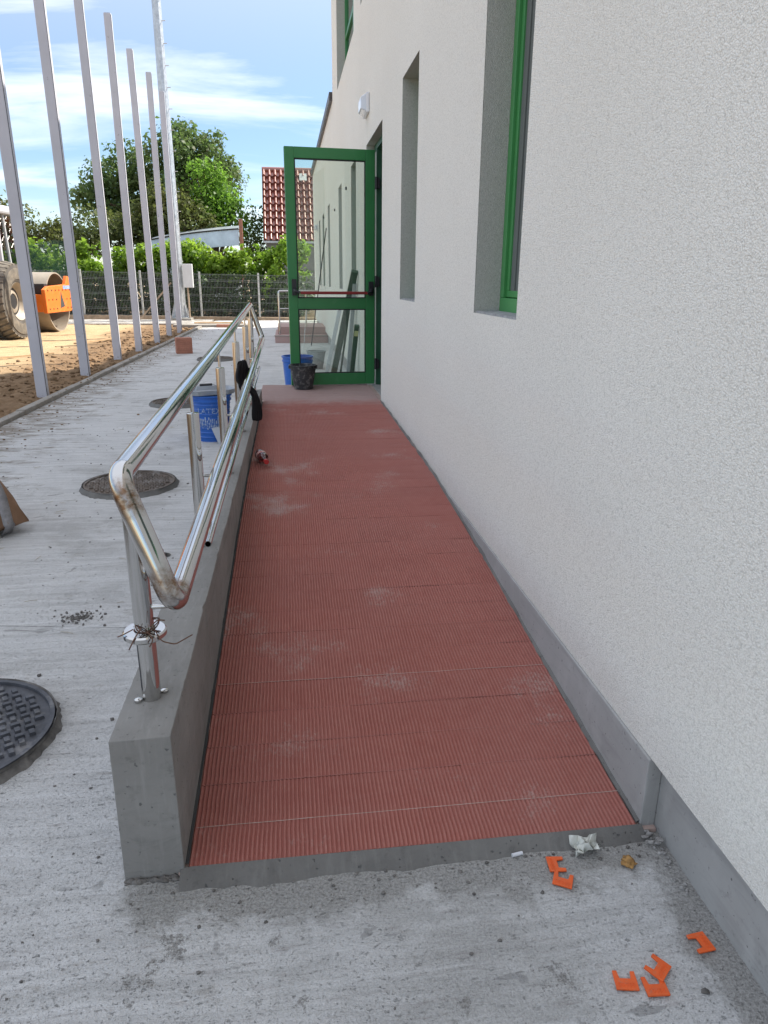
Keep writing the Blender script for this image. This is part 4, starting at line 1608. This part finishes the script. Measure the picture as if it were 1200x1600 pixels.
# ------------------------------------------------------------------ steel poles in the sand
PYS = [9.33, 11.27, 13.38, 15.22, 17.3, 19.0, 20.72]
PLAB = ['pale grey steel pole nearest the camera at the left edge', 'second pale grey pole from the left, beside the orange roller', 'third pale grey pole from the left along the kerb',
        'fourth pale grey pole from the left, middle of the row', 'fifth pale grey pole from the left along the kerb', 'sixth pale grey pole from the left, second nearest the mast',
        'farthest pale grey pole, right in front of the galvanised mast']
for i, y in enumerate(PYS):
    x = -3.04 + .1 * i / 6
    o = thing('steel_pole', PLAB[i], 'pole', (x, y, -.02), math.radians(random.uniform(-2, 2)), 'row of steel poles along the kerb')
    o.rotation_euler = (math.radians(random.uniform(-.25, .25)), math.radians(random.uniform(-.3, .3)), o.rotation_euler.z)
    MB().box((-.062, -.05, -.4), (.062, .05, 5.86)).build('shaft', M['pole'], o, local=True, bevel=.006)
    MB().box((.0625, -.047, -.3), (.0665, -.040, 5.84)).build('seam', M['dark_metal'], o, local=True)
    MB().box((-.055, -.043, 5.861), (.055, .043, 5.868)).build('cap', M['pole'], o, local=True)

# ------------------------------------------------------------------ galvanised mast with box
mast = thing('lamp_mast', 'tall galvanised steel mast with finned foot behind the pole row', 'mast', (-3.62, 26.1, 0))
MB().lathe([(.20, .12), (.185, 2), (.165, 5), (.14, 9), (.115, 13)], (-3.62, 26.1, 0), 12).build('shaft', M['galv'], mast, smooth=20)
MB().box((-4.0, 25.75, -.05), (-3.24, 26.45, .10)).build('footing', M['kerb'], mast, bevel=.015)
MB().lathe([(0, .101), (.33, .101), (.33, .13), (0, .13)], (-3.62, 26.1, 0), 24).build('base_plate', M['galv'], mast, smooth=30)
for k in range(8):
    a = k * PI / 4 + .2
    c, s = math.cos(a), math.sin(a)
    mb = MB()
    p_ = Vector((-3.62, 26.1, 0))
    e, q = Vector((c, s, 0)), Vector((-s, c, 0)) * .006
    pts = [p_ + e * .18 + Vector((0, 0, .13)), p_ + e * .32 + Vector((0, 0, .13)), p_ + e * .18 + Vector((0, 0, .62))]
    mb.add([v - q for v in pts] + [v + q for v in pts], [(2, 1, 0), (3, 4, 5), (0, 1, 4, 3), (1, 2, 5, 4), (2, 0, 3, 5)])
    mb.build('fin', M['galv'], mast)
for k in range(16):
    z = 3.5 + k * .6
    rr = .19 - z * .0055
    MB().tube([(-3.62 + rr * .9, 26.1 - .05, z), (-3.62 + rr + .10, 26.1 - .08, z)], .012, 6).build('step_bolt', M['galv'], mast)
bx = thing('meter_box', 'light grey electrical box fixed to the side of the mast', 'box', (-3.24, 26.0, 1.0))
MB().box((-3.42, 25.83, 1.10), (-3.10, 26.03, 1.86)).build('body', M['grey_box'], bx, bevel=.01)
MB().box((-3.405, 25.818, 1.115), (-3.115, 25.829, 1.845)).build('door', M['grey_box'], bx, bevel=.004)
MB().tube([(-3.30, 25.95, .12), (-3.30, 25.95, 1.1)], .03, 8).build('conduit', M['pallet'], bx, smooth=50)

# ------------------------------------------------------------------ fence
FX = [1.1 - 2.05 * i for i in range(9)]


def fence_y(x):
    return 26.55 + (1.1 - x) * .09


def fence_z(x):
    return max(0, -x) * .014


fe = thing('wire_fence', 'welded wire mesh fence with pale posts across the back of the yard', 'fence', (-3, 26.8, 0))
for x in FX:
    y, z = fence_y(x), fence_z(x)
    MB().box((x - .03, y - .03, z - .1), (x + .03, y + .03, z + 1.58)).build('post', M['fence_post'], fe, bevel=.004)
for i in range(len(FX) - 1):
    xa, xb = FX[i], FX[i + 1]
    mb = MB()
    for k in range(1, 40):
        x = xa + (xb - xa) * k / 40
        y, z = fence_y(x) - .035, fence_z(x)
        mb.bar((x, y, z + .06), (x, y, z + 1.53), .0055, .0055, (0, 1, 0))
    for h in (.07, .27, .32, .57, .77, .82, 1.07, 1.27, 1.32, 1.5):
        dy_ = .03 if h in (.27, .77, 1.27) else 0
        mb.bar((xa, fence_y(xa) - .038 - dy_, fence_z(xa) + h), (xb, fence_y(xb) - .038 - dy_, fence_z(xb) + h), .008, .008)
    mb.build('wire_panel', M['wire'], fe)
mb = MB()
mb.add([(2, fence_y(2) - .1, -.1), (-17, fence_y(-17) - .1, -.1), (-17, fence_y(-17) + .15, -.1), (2, fence_y(2) + .15, -.1),
        (2, fence_y(2) - .1, .07), (-17, fence_y(-17) - .1, .22), (-17, fence_y(-17) + .15, .22), (2, fence_y(2) + .15, .07)],
       [(0, 1, 2, 3), (7, 6, 5, 4), (0, 4, 5, 1), (1, 5, 6, 2), (2, 6, 7, 3), (3, 7, 4, 0)])
mb.build('footing', M['brick'] if False else M['pallet'], fe)
# diagonal brace and planks near the mast
tag(MB().bar((-5.0, 26.2, .05), (-3.9, 26.3, 1.25), .05, .05).build('wooden_prop', M['pallet'], origin=(-5.0, 26.2, .05)), 'slanting wooden prop leaning towards the mast', 'prop')
tag(MB().bar((-2.9, 23.75, .06), (-1.4, 23.95, .06), .28, .045).build('plank', M['wood'], origin=(-2.1, 23.8, .03)), 'sawn plank lying on the sunlit concrete before the fence', 'plank')
tag(MB().bar((-4.6, 16.6, .03), (-4.1, 18.0, .03), .07, .03).build('lath', M['wood'], origin=(-4.3, 17.3, .02)), 'thin wooden lath lying on the sand between the poles', 'lath')
tag(MB().bar((-5.1, 13.6, .03), (-4.4, 14.4, .035), .05, .025).build('lath', M['wood'], origin=(-4.7, 14, .02)), 'shorter wooden lath lying on the sand behind the second pole', 'lath')
tag(MB().box((-2.1, 22.45, .0), (-1.7, 22.58, .09)).build('brick', M['brick'], origin=(-1.9, 22.5, 0), bevel=.004), 'reddish brick lying before the slab edge at the far end', 'brick')

# ------------------------------------------------------------------ far tiled steps with a small railing
st = thing('entrance_steps', 'low red tiled steps at the far end of the building', 'steps', (.3, 17.6, 0))
MB().box((-.28, 16.88, -.02), (.93, 19.0, .165)).build('step', M['tile'], st, bevel=.006)
MB().box((-.22, 17.38, .166), (.93, 19.0, .33)).build('step', M['tile'], st, bevel=.006)
MB().box((-.295, 16.868, .150), (.93, 16.88, .172)).build('nosing', M['kerb'], st)
rl = thing('step_railing', 'thin steel railing on the far red steps', 'railing', (-.15, 17.6, .3))
MB().tube(round_path([(-.17, 17.15, .16), (-.17, 17.15, 1.14), (.75, 17.3, 1.14)], .05, 5), .022, 10).build('top_rail', M['chrome_plain'], rl, smooth=50)
MB().tube([(-.17, 17.15, .75), (.75, 17.3, .75)], .012, 8).build('mid_rail', M['chrome_plain'], rl, smooth=50)
MB().tube([(-.17, 17.15, .45), (.75, 17.3, .45)], .012, 8).build('mid_rail', M['chrome_plain'], rl, smooth=50)
MB().tube([(.45, 17.25, .33), (.45, 17.25, 1.13)], .018, 8).build('post', M['chrome_plain'], rl, smooth=50)

# ------------------------------------------------------------------ profiles leaning on the wall behind the door
lb = simple('green_profile_film', (.06, .10, .07), .35, var=.3, vscale=9)
lg = simple('grey_profile', (.42, .43, .45), .4, var=.1)
stick = simple('yellow_sticker', (.62, .60, .33), .6)
PROF = [((.585, 11.2, .0), (.86, 11.75, 1.02), .06, .03, lg, 'light grey profile with rounded top leaning on the wall', False),
        ((.64, 10.6, .0), (.855, 9.25, 1.50), .085, .05, lb, 'longest dark green profile with stickers leaning on the wall', True),
        ((.76, 10.75, .0), (.865, 10.0, 1.15), .03, .03, lb, 'thin dark profile leaning on the wall behind the glass', False),
        ((.80, 9.9, .0), (.862, 9.35, 1.35), .05, .04, lg, 'grey profile leaning beside the short dark one', False),
        ((.80, 9.45, .0), (.865, 9.12, .86), .06, .05, lb, 'short dark profile leaning nearest the door', True)]
for a_, b2_, w_, h_, mt, lab, stk in PROF:
    o = thing('leaning_profile', lab, 'profile', a_, 0, 'profiles leaning on the wall behind the open door')
    MB().bar(a_, b2_, w_, h_, (0, -1, 0)).build('bar', mt, o, bevel=.006)
    if stk:
        A_, B_ = Vector(a_), Vector(b2_)
        d = (B_ - A_).normalized()
        for f_ in (.16, .84):
            c = A_ + (B_ - A_) * f_ + Vector((0, -h_ * .56, 0))
            MB().bar(c, c + d * .07, w_ * .8, .006, (0, -1, 0)).build('sticker', stick, o)
tag(MB().tube([(.52, 16.2, .0), (.88, 15.9, 2.42)], .011, 8).build('leaning_rod', M['dark_metal'], origin=(.52, 16.2, 0), smooth=50), 'long thin rod leaning on the far wall', 'rod')
tag(MB().tube([(.30, 14.2, .0), (.30, 14.2, .02), (.42, 15.6, .9)], .006, 6).build('leaning_rod', M['galv'], origin=(.30, 14.2, 0), smooth=50), 'thin bent rod standing before the far red steps', 'rod')

# ------------------------------------------------------------------ road roller
ro = thing('road_roller', 'orange single drum road roller parked on the sand', 'roller', (-7.42, 18.35, .0), math.radians(-5.5))


def rb(mb, name, mat, parent=None, smooth=None, bevel=0):
    return mb.build(name, mat, parent or ro, smooth, True, None, bevel)


TRD = .86
for sx, lab in ((1.02, 'wheel'), (-1.02, 'wheel')):
    side = 1 if sx > 0 else -1
    hw = .27
    prof = [(.40, -.20), (.47, -.25), (.66, -hw), (.80, -hw + .03), (TRD - .02, -hw + .09), (TRD, -.08), (TRD, .08), (TRD - .02, hw - .09), (.80, hw - .03), (.66, hw), (.47, .25), (.40, .20)]
    wh = rb(MB().lathe(prof, (sx, 0, TRD), 48, 'X', closed=True), 'wheel', M['tyre_dark'], smooth=35)
    rb(MB().lathe([(.50, side * .262), (.655, side * (hw + .004)), (.74, side * (hw - .006)), (.74, side * (hw - .05)), (.5, side * .22)], (sx, 0, TRD), 48, 'X', closed=True), 'sidewall', M['tyre'], wh, smooth=35)
    rb(MB().lathe([(0, .05), (.16, .05), (.18, .11), (.30, .08), (.36, .14), (.405, .22), (.425, .235), (.425, .20), (.40, -.2), (0, -.2)], (sx, 0, TRD), 36, 'X') if side > 0
       else MB().lathe([(0, -.05), (.30, -.08), (.405, -.22), (.425, -.235), (.40, .2), (0, .2)], (sx, 0, TRD), 36, 'X'), 'rim', M['drum'], wh, smooth=35)
    if side > 0:
        rb(MB().lathe([(.0, .052), (.33, .082), (.33, .088), (.0, .10)], (sx, 0, TRD), 24, 'X'), 'hub', M['dark_metal'], wh, smooth=35)
    mb = MB()
    for k in range(34):
        for sd in (-1, 1):
            a = 2 * PI * (k + (.5 if sd > 0 else 0)) / 34
            c, s = math.cos(a), math.sin(a)
            x0, x1 = sd * .02, sd * (hw - .03)
            t0, t1 = -.055, .055
            vs = []
            for rr in (TRD - .05, TRD + .035):
                for xx, tt in ((x0, t0), (x1, t0 + .05), (x1, t1 + .05), (x0, t1)):
                    r2 = rr - (.07 if abs(xx) > .1 else 0)
                    vs.append((sx + xx, -s * r2 + c * tt, TRD + c * r2 + s * tt))
            mb.add(vs, [(4, 5, 6, 7), (0, 1, 5, 4), (1, 2, 6, 5), (2, 3, 7, 6), (3, 0, 4, 7)])
    rb(mb, 'tread', M['tyre'], wh)['kind'] = 'stuff'
# drum: hollow shell with an inner bulkhead
DY, DR = 2.72, .765
mb = MB().lathe([(DR, -1.06), (DR, 1.06), (DR - .035, 1.06), (DR - .035, .55), (.0, .54)], (0, DY, DR), 56, 'X')
dr = rb(mb, 'drum', M['drum'], smooth=35)
rb(MB().lathe([(0, .545), (.42, .545), (.42, .70), (.25, .72), (0, .72)], (0, DY, DR), 28, 'X'), 'hub', M['dark_metal'], dr, smooth=35)
# yoke: side plates, rear and front beams
for sx in (1.13, -1.23):
    mb = MB()
    pts = [(1.55, .52), (3.12, .52), (3.30, .60), (3.30, 1.40), (3.10, 1.44), (2.92, 1.22), (1.8, 1.18), (1.55, 1.10)]
    n = len(pts)
    vs = [(sx, y, z) for y, z in pts] + [(sx + .10, y, z) for y, z in pts]
    fs = [tuple(range(n)), tuple(range(2 * n - 1, n - 1, -1))] + [(i, i + n, (i + 1) % n + n, (i + 1) % n) for i in range(n)]
    mb.add(vs, fs)
    yo = rb(mb, 'side_plate', M['orange'], bevel=.015)
    if sx > 0:
        mb = MB()
        for i, y in enumerate(np.linspace(1.72, 3.14, 7)):
            for z in (.62, .85, 1.08):
                if i in (3, 4) and z < 1:
                    continue
                mb.lathe([(0, .1), (.019, .1), (.019, .112), (0, .113)], (sx, y, z), 8, 'X')
        rb(mb, 'bolts', M['dark_metal'], yo)['kind'] = 'stuff'
        mb = MB()
        mb.add([(sx + .103, 2.42, .62), (sx + .103, 2.72, .66), (sx + .103, 2.54, 1.05)], [(0, 1, 2)])
        rb(mb, 'cutout', M['gap'], yo)
        rb(MB().box((sx + .101, 2.72, 1.10), (sx + .107, 3.24, 1.19)), 'decal', M['white_print'], yo)
rb(MB().box((-1.13, 1.56, .55), (1.13, 1.78, .98)), 'rear_beam', M['orange'], bevel=.01)
rb(MB().box((.60, 1.80, .99), (1.12, 2.0, 1.24)), 'scraper_bracket', M['dark_metal'], bevel=.01)
rb(MB().box((-.30, .7, .55), (.30, 1.8, .90)), 'articulation', M['dark_metal'], bevel=.02)
# rear chassis and hood
rb(MB().box((-.72, -1.5, .55), (.72, .85, 1.15)), 'chassis', M['dark_metal'], bevel=.02)
mb = MB()
mb.add([(-.7, -2.0, .8), (.7, -2.0, .8), (.7, -.2, .8), (-.7, -.2, .8), (-.6, -1.9, 1.55), (.6, -1.9, 1.55), (.68, -.2, 1.72), (-.68, -.2, 1.72)],
       [(0, 3, 2, 1), (4, 5, 6, 7), (0, 1, 5, 4), (1, 2, 6, 5), (2, 3, 7, 6), (3, 0, 4, 7)])
rb(mb, 'hood', M['orange'], bevel=.03)
CABY = .42
_before = set(ro.children)
rb(MB().box((-.86, -.15, 1.16), (.86, 1.15, 1.62)), 'cab_base', M['cab'], bevel=.03)
for sx in (-.84, .84):
    rb(MB().bar((sx, -.1, 1.5), (sx * .95, .0, 2.85), .08, .08, (0, 1, 0)), 'cab_pillar', M['cab'], bevel=.01)
    rb(MB().bar((sx, 1.12, 1.5), (sx * .95, .80, 2.85), .07, .07, (0, 1, 0)), 'cab_pillar', M['cab'], bevel=.01)
    rb(MB().bar((sx, .35, 1.6), (sx * .95, .35, 2.85), .05, .05, (0, 1, 0)), 'cab_pillar', M['cab'], bevel=.01)
rb(MB().box((-.92, -.16, 2.80), (.92, 1.0, 2.99)), 'cab_roof', M['cab'], bevel=.05)
cabg = glass_mat('cab_glass', (.42, .52, .50), 2.2)
mb = MB()
mb.add([(.83, -.08, 1.63), (.83, 1.08, 1.63), (.79, .80, 2.83), (.79, .0, 2.83)], [(0, 1, 2, 3)])
mb.add([(-.82, 1.12, 1.63), (.82, 1.12, 1.63), (.78, .82, 2.83), (-.78, .82, 2.83)], [(0, 1, 2, 3)])
mb.add([(-.83, -.08, 1.63), (-.83, 1.08, 1.63), (-.79, .80, 2.83), (-.79, .0, 2.83)], [(0, 3, 2, 1)])
rb(mb, 'cab_glass', cabg)
rb(MB().box((-.25, .05, 1.63), (.25, .5, 2.0)), 'seat', M['plastic_black'], bevel=.04)
rb(MB().box((-.25, .02, 2.0), (.25, .14, 2.5)), 'seat_back', M['plastic_black'], bevel=.04)
rb(MB().tube(round_path([(.90, .75, 1.3), (.95, .75, 1.75), (.95, .72, 2.3), (.86, .70, 2.45)], .1, 5), .016, 8), 'grab_rail', M['plastic_black'], smooth=50)
for ch in set(ro.children) - _before:
    ch.location.y += CABY


# ------------------------------------------------------------------ foliage
def leaves(clumps, per, size, up=.35, seed=0, shell=.5, flat=.85):
    """clumps: rows of (x, y, z, r). Returns verts, faces of separate folded leaves."""
    g = np.random.default_rng(seed)
    P, Nn, Sz = [], [], []
    for (cx, cy, cz, r) in clumps:
        n = max(6, int(per * r * r))
        d = g.normal(size=(n, 3))
        d /= np.linalg.norm(d, axis=1)[:, None]
        rad = r * (shell + (1 - shell) * g.random(n) ** .5) * (1 + .18 * g.normal(size=n))
        q = np.array([cx, cy, cz]) + d * rad[:, None] * np.array([1, 1, flat])
        P.append(q)
        nn = d * .7 + np.array([0, 0, up]) + g.normal(size=(n, 3)) * .55
        Nn.append(nn / np.linalg.norm(nn, axis=1)[:, None])
        Sz.append(size * (.45 + 1.15 * g.random(n) ** 1.6))
    P, Nn, Sz = np.concatenate(P), np.concatenate(Nn), np.concatenate(Sz)
    n = len(P)
    a = g.normal(size=(n, 3))
    a = np.cross(Nn, a)
    a /= np.linalg.norm(a, axis=1)[:, None]
    b2 = np.cross(Nn, a)
    s = Sz[:, None]
    v0 = P - a * s * .5
    v1 = P + b2 * s * .36 + Nn * s * .10
    v2 = P + a * s * .55 - Nn * s * .06
    v3 = P - b2 * s * .36 + Nn * s * .10
    V = np.stack([v0, v1, v2, v3], 1).reshape(-1, 3)
    F = np.arange(4 * n).reshape(-1, 4)
    return V, F


def np_obj(name, V, F, mat, parent, origin):
    me = bpy.data.meshes.new(name)
    V = V - np.array(origin)
    me.vertices.add(len(V))
    me.vertices.foreach_set('co', V.astype(np.float32).ravel())
    me.loops.add(F.size)
    me.loops.foreach_set('vertex_index', F.astype(np.int32).ravel())
    me.polygons.add(len(F))
    me.polygons.foreach_set('loop_start', np.arange(0, F.size, 4, dtype=np.int32))
    me.polygons.foreach_set('loop_total', np.full(len(F), 4, dtype=np.int32))
    me.update(calc_edges=True)
    me.materials.append(mat)
    ob = bpy.data.objects.new(name, me)
    COL.objects.link(ob)
    ob.parent = parent
    return ob


def tree(name, label, base, lobes, mat, per, size, nclump, crange, seed, trunk_h=2.5, trunk_r=.25, group='trees beyond the fence'):
    """lobes: ellipsoids (x, y, z, rx, ry, rz) in world coordinates that the clumps fill"""
    o = thing(name, label, 'tree', base, 0, group)
    g = np.random.default_rng(seed)
    cl = []
    vol = np.array([l[3] * l[5] for l in lobes])
    for k in range(nclump):
        l = lobes[g.choice(len(lobes), p=vol / vol.sum())]
        d = g.normal(size=3)
        d /= np.linalg.norm(d)
        rr = g.random() ** .42
        c = np.array(l[:3]) + d * rr * np.array(l[3:])
        cl.append((*c, g.uniform(*crange) * (1.15 - .45 * rr)))
    V, F = leaves(cl, per, size, seed=seed)
    np_obj('crown', V, F, mat, o, base)
    mb = MB()
    bx_, by_, bz_ = base
    top = Vector((bx_ + g.uniform(-.3, .3), by_, bz_ + trunk_h))
    mb.tube([Vector(base), Vector(base) * .5 + top * .5 + Vector((.1, 0, 0)), top], [trunk_r * 1.25, trunk_r, trunk_r * .8], 10)
    for k in range(12):
        c = Vector(cl[g.integers(len(cl))][:3])
        midp = top.lerp(c, .5) + Vector((g.uniform(-.3, .3), g.uniform(-.3, .3), .3))
        mb.tube([top - Vector((0, 0, .2)), midp, c], [trunk_r * .55, trunk_r * .3, trunk_r * .08], 6)
    mb.build('trunk', M['bark'], o, smooth=60)
    return o


tree('walnut_tree', 'tall dark green tree, largest behind the pole row', (-5.6, 40, 0),
     [(-6.7, 40, 5.6, 2.7, 2.2, 2.3), (-4.8, 40.3, 7.1, 2.3, 2.0, 1.8), (-8.5, 39.6, 5.2, 1.6, 1.6, 1.8), (-3.5, 40.2, 6.3, 1.6, 1.8, 1.9), (-9.9, 39.6, 4.7, .7, .9, .6)],
     M['leaf_dark'], 270, .19, 165, (.45, 1.0), 3, 3.2, .32)
tree('young_tree', 'bright green tree in front of the dark one', (-3.1, 36.6, 0),
     [(-3.35, 36.6, 5.6, 1.15, 1.1, 1.25), (-2.85, 36.6, 4.3, 1.3, 1.1, 1.3), (-3.7, 36.6, 3.8, 1.2, 1.0, 1.2)],
     M['leaf_light'], 360, .16, 100, (.35, .68), 8, 2.0, .15)
tree('orchard_tree', 'broad olive green tree in the middle, under the tall dark crown', (-5.3, 35.6, 0),
     [(-5.4, 35.6, 4.1, 1.6, 1.2, 1.5), (-6.6, 35.6, 3.5, 1.4, 1.2, 1.2), (-4.2, 35.3, 3.4, 1.1, 1.0, 1.3)],
     M['leaf_olive'], 330, .16, 105, (.38, .75), 12, 1.6, .14)
tree('orchard_tree', 'olive tree with brownish leaves between the first two poles', (-8.9, 34.8, 0),
     [(-8.2, 34.8, 3.1, 1.2, 1.1, 1.1), (-9.6, 34.8, 3.0, 1.2, 1.2, 1.2)],
     M['leaf_olive'], 330, .15, 70, (.35, .7), 14, 1.6, .14)
tree('orchard_tree', 'low brownish green tree behind the roller cab', (-11.9, 35.2, 0),
     [(-11.4, 35.2, 3.2, 1.4, 1.2, 1.2), (-12.9, 35.4, 3.9, 1.6, 1.3, 1.3), (-14.5, 35.2, 3.8, 1.6, 1.3, 1.3)],
     M['leaf_olive'], 330, .15, 100, (.35, .75), 21, 1.6, .14)
tree('small_tree', 'small dark tree beside the tiled roof', (-1.55, 37.6, 0),
     [(-1.5, 37.6, 3.6, .8, .8, 1.25), (-1.0, 37.2, 2.9, .8, .8, .8)],
     M['leaf_dark'], 360, .14, 40, (.28, .55), 31, 1.6, .10)

# grapevine hedge behind the fence
vine = thing('grapevine_hedge', 'leafy bright green grapevine hedge behind the wire fence', 'vine', (-3.5, 28.6, 0))
g = np.random.default_rng(5)
cl, cld = [], []
for k in range(560):
    x = g.uniform(-12.5, .75)
    y = g.uniform(27.9, 29.2) + max(0, -x) * .06
    top = 2.12 + .26 * math.sin(x * 1.1) + .22 * math.sin(x * 3.3 + 1) + .16 * math.sin(x * 7.1) + .15 * (1 if x > -4.4 else 0) + (.25 if x > -1 else 0)
    z = top - abs(g.normal()) * .50
    if z < .3:
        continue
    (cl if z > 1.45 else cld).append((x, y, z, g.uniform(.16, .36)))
for k in range(60):
    x = g.uniform(-9.5, .6)
    q_ = g.uniform(.15, .5)
    for j_ in range(4):
        cl.append((x + .12 * j_ * g.normal() * .6, 28.2 + .05 * g.normal(), 2.1 + q_ * j_ / 3.0, g.uniform(.06, .12)))
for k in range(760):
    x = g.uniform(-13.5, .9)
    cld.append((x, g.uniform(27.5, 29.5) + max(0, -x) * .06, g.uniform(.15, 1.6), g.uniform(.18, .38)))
# trailing shoot beside the door
for k in range(26):
    q = k / 25
    cl.append((-.75 + .9 * q + .08 * g.normal(), 27.4 - .2 * q, 2.25 - 1.25 * (1 - q) + .1 * g.normal() + .35 * q, g.uniform(.08, .18)))
V, F = leaves(cl, 560, .155, up=.5, seed=4, shell=.35)
np_obj('foliage', V, F, M['leaf_vine'], vine, (-3.5, 28.6, 0))
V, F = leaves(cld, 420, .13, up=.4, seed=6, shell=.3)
np_obj('shade_painted_foliage', V, F, M['leaf_vine_dark'], vine, (-3.5, 28.6, 0))
for k in range(14):
    x = -12 + k * .95 + random.uniform(-.2, .2)
    y = 28.6 + max(0, -x) * .06
    MB().tube([(x, y, -.1), (x + random.uniform(-.1, .1), y, .8), (x + random.uniform(-.25, .25), y, 1.7)], [.045, .035, .02], 6).build('stem', M['bark'], vine, smooth=60)
struct(MB().add([(-20, 27.6, -.02), (4, 26.9, -.02), (4, 34, .35), (-20, 34, .5)], [(0, 1, 2, 3)]).build('garden_soil', M['garden']))

# green shade net on stakes left of the hedge
nt = thing('shade_net', 'green shade net on thin stakes behind the roller', 'net', (-9.3, 27.75, 0))
mb = MB()
n = 24
vs, fs = [], []
for i in range(n + 1):
    x = -13.2 + 5.9 * i / n
    for k in range(7):
        z = .4 + 2.15 * k / 6
        vs.append((x, 27.55 + .05 * math.sin(i * 1.3 + k) + (-7 - x) * .08, z - .08 * math.sin(i * .8) * (k / 6)))
for i in range(n):
    for k in range(6):
        fs.append((i * 7 + k, (i + 1) * 7 + k, (i + 1) * 7 + k + 1, i * 7 + k + 1))
mb.add(vs, fs)
netm, tt, bb_ = new_mat('green_net_cloth')
bb_.inputs['Base Color'].default_value = (.035, .10, .07, 1)
bb_.inputs['Roughness'].default_value = .8
bb_.inputs['Alpha'].default_value = .42
mb.build('net', netm, nt)
for x in (-12.0, -9.6, -7.35):
    MB().tube([(x, 27.5 + (-7 - x) * .08, -.1), (x, 27.5 + (-7 - x) * .08, 2.6)], .025, 6).build('stake', M['pallet'], nt)

# metal shed behind the hedge
sh = thing('metal_shed', 'low shed with curved galvanised roof behind the hedge', 'shed', (-3.6, 32.5, 0))
mb = MB()
n = 16
vs, fs = [], []
for i in range(n + 1):
    q = i / n
    x = -5.6 + 3.75 * q
    zt = 2.84 + .50 * q + .06 * math.sin(q * PI)
    vs += [(x, 32.0, zt), (x, 35.0, zt + .35), (x, 31.98, zt - .62)]
for i in range(n):
    a, c = i * 3, (i + 1) * 3
    fs += [(a, c, c + 1, a + 1), (a + 2, c + 2, c, a)]
mb.add(vs, fs)
mb.build('roof', M['shed_roof'], sh, smooth=40)
mb = MB()
pts = []
for i in range(n + 1):
    q = i / n
    pts.append((-5.6 + 3.75 * q, 31.96, 2.86 + .50 * q + .06 * math.sin(q * PI)))
MB().tube(pts, .03, 6).build('roof_trim', M['dark_metal'], sh, smooth=50)
MB().box((-5.5, 32.1, -.1), (-1.95, 34.8, 2.0)).build('wall', M['shed_roof'], sh)
tag(MB().box((-1.82, 31.8, 0), (-1.68, 31.94, 3.72)).build('wooden_post', M['brick'], origin=(-1.75, 31.87, 0), bevel=.01), 'rusty brown post beside the curved shed roof', 'post')

# neighbouring house with a tiled roof facing the yard
hs = thing('neighbour_house', 'grey house with steep red tiled roof beyond the fence', 'house', (3, 37, 0))
HX0, HX1 = -.93, 9.0
EY, RY, EZ, RZ = 35.0, 37.2, 3.02, 6.24
MB().box((HX0 + .12, EY + .15, -.1), (HX1, RY + 2.4, EZ + .12)).build('wall', M['house_wall'], hs)
mb = MB()
mb.add([(HX0 + .12, EY + .15, EZ + .12), (HX0 + .12, RY + 2.3, EZ + .12), (HX0 + .12, RY, RZ - .12)], [(0, 2, 1)])
mb.build('gable', M['house_wall'], hs)
rfh = MB().add([(HX0, EY, EZ), (HX1, EY, EZ), (HX1, RY, RZ - .05), (HX0, RY, RZ - .05), (HX0, RY + 2.4, EZ), (HX1, RY + 2.4, EZ)], [(0, 1, 2, 3), (3, 2, 5, 4)]).build('roof', M['rooftile'], hs)
mb = MB()
nr, pitch = 10, .262
sl_ = Vector((0, RY - EY, RZ - EZ))
L = sl_.length
sd = sl_.normalized()
nrm = Vector((0, -sd.z, sd.y))
ncol = int((3.4 - HX0) / pitch)
seg = 8
for r in range(nr):
    a0, a1 = L * r / nr, L * (r + 1.12) / nr
    for c in range(ncol):
        x0 = HX0 + c * pitch
        vs = []
        for (s, lift) in ((a0, .13), (a1, .02)):
            for k in range(seg + 1):
                q = k / seg
                hgt = (.11 * math.sin(PI * min(1, q / .62)) if q < .62 else -.012 * math.sin(PI * (q - .62) / .38))
                p_ = Vector((x0 + q * pitch, EY, EZ)) + sd * s + nrm * (hgt + lift)
                vs.append(p_)
        # thickness at the lower edge
        for k in range(seg + 1):
            vs.append(vs[k] - nrm * .09)
        m_ = seg + 1
        fs = [(k, k + 1, m_ + k + 1, m_ + k) for k in range(seg)] + [(2 * m_ + k, 2 * m_ + k + 1, k + 1, k) for k in range(seg)]
        mb.add(vs, fs)
to = mb.build('roof_tiles', M['rooftile'], rfh, smooth=50)
to['kind'] = 'stuff'
MB().tube([(HX0, RY, RZ + .05), (3.4, RY, RZ + .05)], .12, 10).build('ridge', M['rooftile'], rfh, smooth=50)
MB().box((HX0, EY - .06, EZ - .06), (HX1, EY + .03, EZ + .03)).build('gutter', M['galv'], rfh)
MB().bar(Vector((.98, EY, EZ)) + sd * (L * .83) + nrm * .17, Vector((.98, EY, EZ)) + sd * (L * .93) + nrm * .17, .34, .06, nrm).build('roof_hatch', M['grey_box'], rfh)
